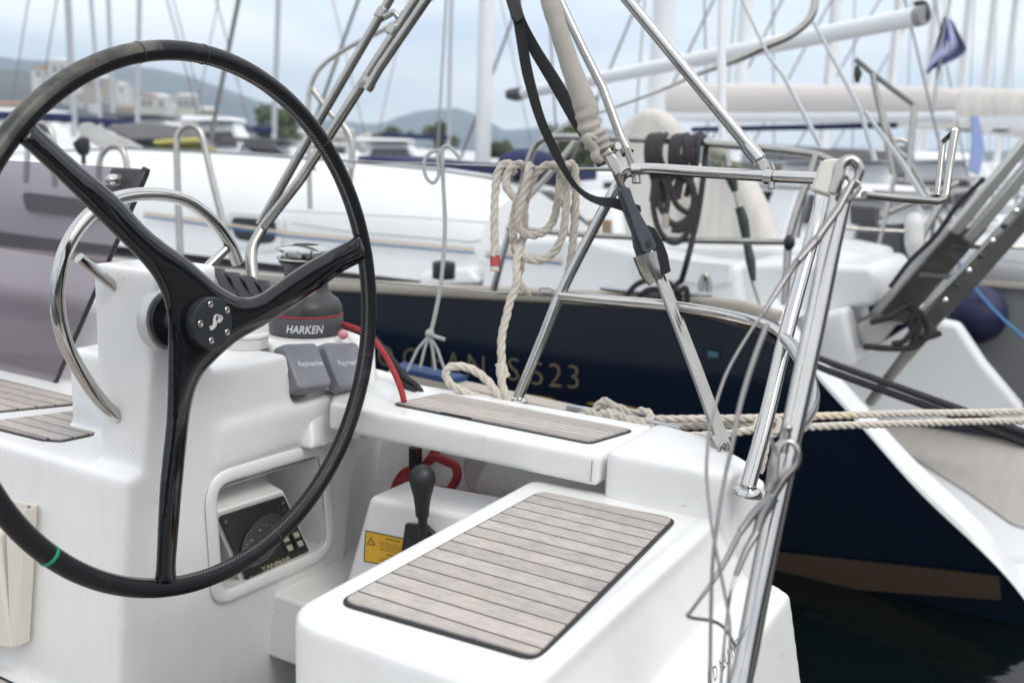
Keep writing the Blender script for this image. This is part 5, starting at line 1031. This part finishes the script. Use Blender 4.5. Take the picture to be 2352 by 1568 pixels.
specs = [(17.2, 1.0, 1700, WH, 'white yacht third in the row beyond the blue yacht', None), (21.0, .4, 1905, WH2, 'yacht with the grey mast rising behind the long cream sail cover', None), (25.2, .6, 2046, WH, 'white yacht whose slim mast stands left of the flag', CANVW), (29.5, .3, 2130, WH, 'yacht with slim mast just left of the flag, far down the row', None),
         (34, .4, 2205, WH2, 'yacht with its mast close to the right of the flag', None), (39, .2, 2262, WH, 'distant yacht with mast near the right edge of the row', None), (45, .2, 2310, WH2, 'most distant yacht with mast at the far right edge', None)]
for i, (X_, ys, mx, hm, lb, cv_) in enumerate(specs):
    my = PX(mx, 200, X_).y; bz = 2.0+.1*i
    far_yacht(X_, ys-1.5, 12, 3.7, .75+.05*i, hm, lb, my, .11+.004*i, ((X_, my-.2, bz), (X_, my-4.6, bz+.05), .09), ((X_, my-.3, bz+.22), (X_, my-4.6, bz+.2), .2, NCAN if i == 3 else CANVW), .5, 5+i)
# ensign
fl = empty('greek_flag', P(2165, 160, 10), 'blue and white striped ensign drooping from its staff', 'flag')
MB().tube([P(2186, -30, 10), P(2140, 260, 10)], .018, 8).build('flagstaff', STL, fl)
m = MB(); nu, nv = 14, 26; vs = []
for i in range(nu+1):
    for j in range(nv+1):
        u = i/nu; v = j/nv; wv_ = math.sin(v*3+u*7)*.05*u
        xa = 2166-22*v-14*v*v; ya = 40+128*v; wd = (14+60*math.sin(min(1, v*1.15)*PI)**.8)*(1-.15*math.sin(v*9)); vs.append(P(xa+wd*u*.85-6*v, ya+16*u*math.sin(v*3), 10+.15*math.sin(u*9+v*2)+wv_))
fs = []; ms = []
for i in range(nu):
    for j in range(nv):
        a = i*(nv+1)+j; m.f.append([a, a+1, a+nv+2, a+nv+1]); m.m.append(1 if (i % 2 == 1 and (j > 9 or i > 6)) else 0)
m.v = [tuple(v) for v in vs]; m.build('cloth', [mat('ensign_blue', (.07, .10, .36), .8), mat('ensign_white', (.62, .62, .70), .8)], fl)
tag(MB().slab(PP([(2232, 268, 11), (2248, 268, 11), (2262, 340, 11), (2250, 400, 11), (2228, 390, 11), (2236, 320, 11)]), FWD*.05).build('blue_cloth', LILAC), 'light blue cloth hanging under the far boom at the right', 'cloth')
# grey hull at the right behind the fender
G = empty('grey_boat', (9.5, -1.0, WATZ), 'grey hulled boat behind the round navy fender at the right edge', 'boat')
MB().slab([PX(x, y, 8.0) for x, y in [(2215, 600), (2460, 630), (2560, 900), (2560, 1010), (2290, 985), (2200, 860)]], (2.5, 0, 0)).build('hull', GRYH, G, bevel=.1)
MB().slab([PX(x, y, 7.95) for x, y in [(2200, 640), (2460, 660), (2460, 672), (2205, 652)]], (.2, 0, 0)).build('rub_rail', TRAIL, G)
MB().slab([PX(x, y, 8.6) for x, y in [(2200, 560), (2460, 560), (2460, 650), (2210, 650)]], (1.5, 0, 0)).build('cabin', GELW, G, bevel=.06)
MB().slab([PX(x, y, 8.5) for x, y in [(2305, 500), (2352, 496), (2352, 520), (2312, 522)]], (.1, 0, 0)).build('red_box', RED, G)
# power boats with grey canopies between the rows
def power(x, y, d, w, lab, dark=True, grp=None):
    c = P(x, y, d); R0 = empty('motor_boat', (c.x, c.y, WATZ), lab, 'motor boat', grp)
    rt = Vector((RGT.x, RGT.y, 0)).normalized(); fw = Vector((FWD.x, FWD.y, 0)).normalized(); h = c.z-WATZ; o = Vector((c.x, c.y, WATZ))
    def q(a, b_, z): return o+rt*a*w+fw*b_*w+Vector((0, 0, z*h))
    MB().hexa([q(-.5, 0, 0), q(.45, 0, 0), q(.45, .5, 0), q(-.5, .5, 0)], [q(-.55, -.05, .55), q(.62, .2, .62), q(.55, .5, .62), q(-.55, .55, .55)]).build('hull', WHT, R0, bevel=.05*w/3)
    cb_ = MB().hexa([q(-.3, .05, .56), q(.25, .05, .6), q(.25, .45, .6), q(-.3, .45, .56)], [q(-.22, .1, .93), q(.10, .1, .95), q(.10, .4, .95), q(-.22, .4, .93)]).build('cabin', WHT, R0, bevel=.03*w/3)
    MB().hexa([q(-.22, .03, .66), q(.16, .03, .68), q(.16, .06, .68), q(-.22, .06, .66)], [q(-.19, .06, .82), (q(.10, .06, .84)), q(.10, .09, .84), q(-.19, .09, .82)]).build('window', GLSD, cb_)
    MB().hexa([q(-.34, .0, .94), q(.14, .0, .96), q(.14, .5, .96), q(-.34, .5, .94)], [q(-.32, .02, 1.0), q(.10, .02, 1.0), q(.10, .48, 1.0), q(-.32, .48, 1.0)]).build('canopy', DKG if dark else WHT, R0, bevel=.02*w/3)
    return R0
power(2000, 345, 9, 2.4, 'motor boat with a dark canopy right of our fairlead plate')
power(2190, 350, 12, 3.0, 'white motor boat with pale roof beyond the hook frame', False)
power(1790, 375, 11, 2.0, 'small motor boat with dark canopy behind the blue yacht pushpit')
power(2085, 430, 7.6, 1.6, 'low white motor boat seen under the hook frame', False)
power(905, 318, 38, 4.5, 'white motor boat with twin radar domes left of the grey mast', False)
power(500, 268, 30, 3.4, 'white motor boat behind the tall steel loop at the left', False)
power(60, 250, 45, 6, 'white motor cruiser at the far left behind the wheel', False)
power(330, 262, 50, 7, 'white motor cruiser left of centre within the wheel', True)
power(620, 318, 24, 3.5, 'grey topped motor boat between the wheel rim and the frame tubes', True)
power(760, 330, 60, 7, 'white motor boat far away between the frame tubes', False)
for (x, y, d) in [(893, 308, 37.5), (918, 308, 37.5)]: pass
# clutter on the left: sail bag, yellow cover, dark covers
tag(MB().slab(rpoly(PP([(178, 283, 9), (205, 280, 9), (260, 305, 9), (340, 345, 9), (330, 362, 9), (240, 345, 9), (180, 310, 9)]), .05), FWD*.5).build('folded_gangway', mat('pale_grey', (.50, .50, .48), .6, noise_amt=.3, noise_scale=6), bevel=.02), 'folded pale grey gangway lying on the deck behind the wheel spoke', 'gangway')
tag(MB().slab(rpoly(PP([(350, 322, 10), (400, 317, 10), (452, 314, 10), (455, 327, 10), (352, 332, 10)]), .05), FWD*.6).build('yellow_cover', YELC, bevel=.03), 'yellow cover lying on deck behind the steel loop', 'cover')
tag(MB().slab(rpoly(PP([(230, 288, 12), (330, 280, 12), (440, 292, 12), (440, 318, 12), (300, 322, 12)]), .1), FWD*1.0).build('grey_tarpaulin', mat('grey_tarp', (.20, .20, .20), .8), bevel=.05), 'crumpled grey tarpaulin behind the yellow cover', 'tarpaulin')
tag(MB().slab(rpoly(PP([(560, 318, 9), (620, 322, 9), (640, 345, 9), (560, 340, 9)]), .05), FWD*.6).build('black_bag', DKG, bevel=.03), 'dark bag lying on the coachroof left of the frame tubes', 'bag')
# far masts across the harbour
def lone_yacht(x, d, rr, lab, lean=0):
    b_ = az(x, d); R0 = empty('distant_yacht', (b_.x, b_.y, WATZ), lab, 'sailing yacht', 'yachts across the harbour')
    rt = Vector((RGT.x, RGT.y, 0)).normalized(); fw = Vector((FWD.x, FWD.y, 0)).normalized(); o = Vector((b_.x, b_.y, WATZ))
    q = lambda a, c, z: o+rt*a+fw*c+Vector((0, 0, z))
    MB().hexa([q(-4, 0, 0), q(4, 0, 0), q(4, 3, 0), q(-4, 3, 0)], [q(-4.6, -.3, 1.3), q(5.4, 1, 1.5), q(5.4, 2, 1.5), q(-4.6, 3.3, 1.3)]).build('hull', WHT, R0, bevel=.1)
    MB().hexa([q(-2, .5, 1.3), q(2.5, .5, 1.4), q(2.5, 2.5, 1.4), q(-2, 2.5, 1.3)], [q(-1.8, .8, 1.9), q(1.8, .8, 1.8), q(1.8, 2.2, 1.8), q(-1.8, 2.2, 1.9)]).build('cabin', GELW, R0, bevel=.1)
    MB().tube([q(0, 1.5, 1.3), q(lean, 1.5, 24)], rr, 8).build('mast', MASTG, R0); MB().tube([q(0, 1.5, 2.6), q(-4, 1.5, 2.6)], rr*1.3, 8).build('boom', NCAN, R0)
    MB().tube([q(0, 1.5, 22), q(5.2, 1.5, 1.6)], .03, 5).tube([q(0, 1.5, 22), q(-4.5, 1.5, 1.6)], .03, 5).build('rigging', WIRE, R0)
for x, d, rr, lab, ln_ in [(133, 42, .13, 'leftmost distant yacht mast seen inside the wheel', 0), (205, 50, .09, 'distant yacht with the second mast from the left inside the wheel', -.8), (238, 60, .12, 'distant yacht with mast left of the wheel centre', 0), (284, 46, .10, 'distant yacht whose leaning mast rises over the pale buildings', 1.2), (612, 55, .14, 'distant yacht with slim mast inside the upper right of the wheel', 1.0), (1025, 60, .12, 'distant yacht with slim mast just left of the thick grey mast', 0)]:
    lone_yacht(x, d, rr, lab, ln_)
# town and trees on the far shore
BW = [mat('plaster_white', (.62, .61, .58), .9), mat('plaster_cream', (.52, .49, .43), .9), mat('plaster_ochre', (.42, .35, .28), .9)]; RF = mat('roof_tiles', (.28, .15, .10), .9); GW = mat('far_window', (.20, .21, .22), .4)
random.seed(11)
def house(x, d, w, h, z0, k, lab):
    b_ = az(x, d); R0 = empty('building', (b_.x, b_.y, z0), lab, 'building', 'buildings on the far shore')
    rt = Vector((RGT.x, RGT.y, 0)).normalized(); fw = Vector((FWD.x, FWD.y, 0)).normalized(); o = Vector((b_.x, b_.y, z0)); q = lambda a, c, z: o+rt*a+fw*c+Vector((0, 0, z))
    MB().hexa([q(-w/2, 0, -8), q(w/2, 0, -8), q(w/2, w*.6, -8), q(-w/2, w*.6, -8)], [q(-w/2, 0, h), q(w/2, 0, h), q(w/2, w*.6, h), q(-w/2, w*.6, h)]).build('wall', BW[k % 3], R0, smooth=False)
    MB().hexa([q(-w/2-.6, -.6, h), q(w/2+.6, -.6, h), q(w/2+.6, w*.6+.6, h), q(-w/2-.6, w*.6+.6, h)], [q(-w*.3, w*.2, h+w*.12), q(w*.3, w*.2, h+w*.12), q(w*.3, w*.4, h+w*.12), q(-w*.3, w*.4, h+w*.12)]).build('roof', RF if k % 2 else BW[0], R0, smooth=False)
    for r_ in range(max(1, int(h//3.4))):
        for c_ in range(max(2, int(w//5))):
            a = -w/2+(c_+.5)*w/max(2, int(w//5)); MB().hexa([q(a-.8, -.15, 1+3.3*r_), q(a+.8, -.15, 1+3.3*r_), q(a+.8, .1, 1+3.3*r_), q(a-.8, .1, 1+3.3*r_)], [q(a-.8, -.15, 2.8+3.3*r_), q(a+.8, -.15, 2.8+3.3*r_), q(a+.8, .1, 2.8+3.3*r_), q(a-.8, .1, 2.8+3.3*r_)]).build('window', GW, R0, smooth=False)
for k in range(46):
    x = -120+k*15.5+random.uniform(-8, 8) if k < 40 else random.uniform(690, 860); d = random.uniform(430, 760); up_ = random.random()**1.5*max(6, 46-abs(x-60)*.06) if k < 40 else random.random()*6
    b_ = az(x, d); w = random.uniform(8, 17); h = random.uniform(4, 8.5); z0 = 1+up_*d/760
    R0 = empty('building', (b_.x, b_.y, z0), 'small pale building blurred on the far shore', 'building', 'buildings on the far shore')
    rt = Vector((RGT.x, RGT.y, 0)).normalized(); fw = Vector((FWD.x, FWD.y, 0)).normalized(); o = Vector((b_.x, b_.y, z0)); q = lambda a, c, z: o+rt*a+fw*c+Vector((0, 0, z))
    MB().hexa([q(-w/2, 0, -z0-2), q(w/2, 0, -z0-2), q(w/2, w*.6, -z0-2), q(-w/2, w*.6, -z0-2)] if z0 < 5 else [q(-w/2, 0, -5), q(w/2, 0, -5), q(w/2, w*.6, -5), q(-w/2, w*.6, -5)], [q(-w/2, 0, h), q(w/2, 0, h), q(w/2, w*.6, h), q(-w/2, w*.6, h)]).build('wall', BW[random.choice([0, 0, 0, 1, 1, 2])], R0, smooth=False)
    MB().hexa([q(-w/2-.5, -.5, h), q(w/2+.5, -.5, h), q(w/2+.5, w*.6+.5, h), q(-w/2-.5, w*.6+.5, h)], [q(-w*.3, w*.2, h+w*.12), q(w*.3, w*.2, h+w*.12), q(w*.3, w*.4, h+w*.12), q(-w*.3, w*.4, h+w*.12)]).build('roof', RF if random.random() < .3 else BW[0], R0, smooth=False)
    for c_ in range(3): a_ = (c_-1)*w*.3; MB().hexa([q(a_-.9, -.12, h*.35), q(a_+.9, -.12, h*.35), q(a_+.9, .1, h*.35), q(a_-.9, .1, h*.35)], [q(a_-.9, -.12, h*.75), q(a_+.9, -.12, h*.75), q(a_+.9, .1, h*.75), q(a_-.9, .1, h*.75)]).build('window', GW, R0, smooth=False)
# rising ground that carries the town
m = MB(); xs_ = list(range(-900, 1000, 60)); rows = []
for x in xs_:
    hgt = max(1.2, 44*math.exp(-((x-40)/300.0)**2)); p0, p1, p2 = az(x, 420), az(x, 760), az(x, 1500); rows.append([(p0.x, p0.y, WATZ), (p1.x, p1.y, hgt), (p2.x, p2.y, hgt*1.2)])
m.add([p for r_ in rows for p in r_], [f_ for i in range(len(rows)-1) for f_ in ((3*i, 3*i+3, 3*i+4, 3*i+1), (3*i+1, 3*i+4, 3*i+5, 3*i+2))]); struct(m.build('terrain', HILL))
LEAF = mat('foliage', (.11, .12, .03), .9, noise_amt=.7, noise_scale=.5, col2=(.05, .07, .02)); BARK = mat('bark', (.10, .08, .06), .9)
def tree(x, y, d, w, h, lab, n=1600, seed=0):
    random.seed(seed); c = P(x, y, d); zb_ = WATZ+1; R0 = empty('tree', (c.x, c.y, zb_), lab, 'tree', 'trees on the far shore')
    m = MB().tube([(c.x, c.y, zb_), (c.x+.2, c.y, (zb_+c.z)/2), (c.x, c.y, c.z)], [.5, .35, .15], 8)
    for k in range(5): a = k*1.3; m.tube([(c.x, c.y, zb_+(c.z-zb_)*.4), (c.x+math.cos(a)*w*.3, c.y+math.sin(a)*w*.3, c.z)], [.2, .06], 6)
    m.build('trunk', BARK, R0)
    cl_ = [Vector((random.uniform(-.5, .5)*w, random.uniform(-.4, .4)*w, random.uniform(-.5, .45)*h)) for _ in range(22)]; m = MB()
    for i in range(n):
        q = random.choice(cl_); v = Vector((random.gauss(0, 1), random.gauss(0, 1), random.gauss(0, 1))).normalized()*random.uniform(.4, 1)*w*.17+q
        s = w*.035; a = Vector((random.gauss(0, 1), random.gauss(0, 1), random.gauss(0, 1))).normalized()*s; b_ = a.orthogonal().normalized()*s; p = c+v
        m.add([p-a-b_, p+a-b_, p+a+b_, p-a+b_], [(0, 1, 2, 3)])
    m.build('crown', LEAF, R0, smooth=False, recalc=False)
for k, a in enumerate([(640, 290, 170, 9, 5, 'broad olive green tree right inside the wheel rim'), (905, 318, 150, 4, 3, 'small yellow green tree above the motor boats'), (872, 324, 150, 3, 2, 'small dark tree left of the yellow green tree'), (1005, 338, 130, 5, 6, 'dark green tree left of the thick grey mast'), (1150, 358, 130, 5, 3, 'green tree just right of the thick grey mast'), (1340, 300, 110, 3, 8, 'tall dark tree behind the canvas sleeve'), (1320, 340, 110, 6, 4, 'low bushy tree at the foot of the tall dark tree')]): tree(*a, seed=30+k)

# ================================================================== AIR
hb = MB(); hb.box((-2900, -2900, WATZ-1), (2900, 2900, 285)); hz_ = bpy.data.materials.new('air'); hz_.use_nodes = True; t = hz_.node_tree
t.nodes.remove(t.nodes['Principled BSDF']); pv_ = t.nodes.new('ShaderNodeVolumePrincipled'); pv_.inputs['Color'].default_value = (.66, .82, 1.0, 1); pv_.inputs['Density'].default_value = .00042
t.links.new(pv_.outputs[0], t.nodes['Material Output'].inputs['Volume'])
ho = hb.build('haze', hz_, smooth=False); ho['kind'] = 'stuff'; ho['label'] = 'pale blue sea haze over the harbour'; ho['category'] = 'haze'
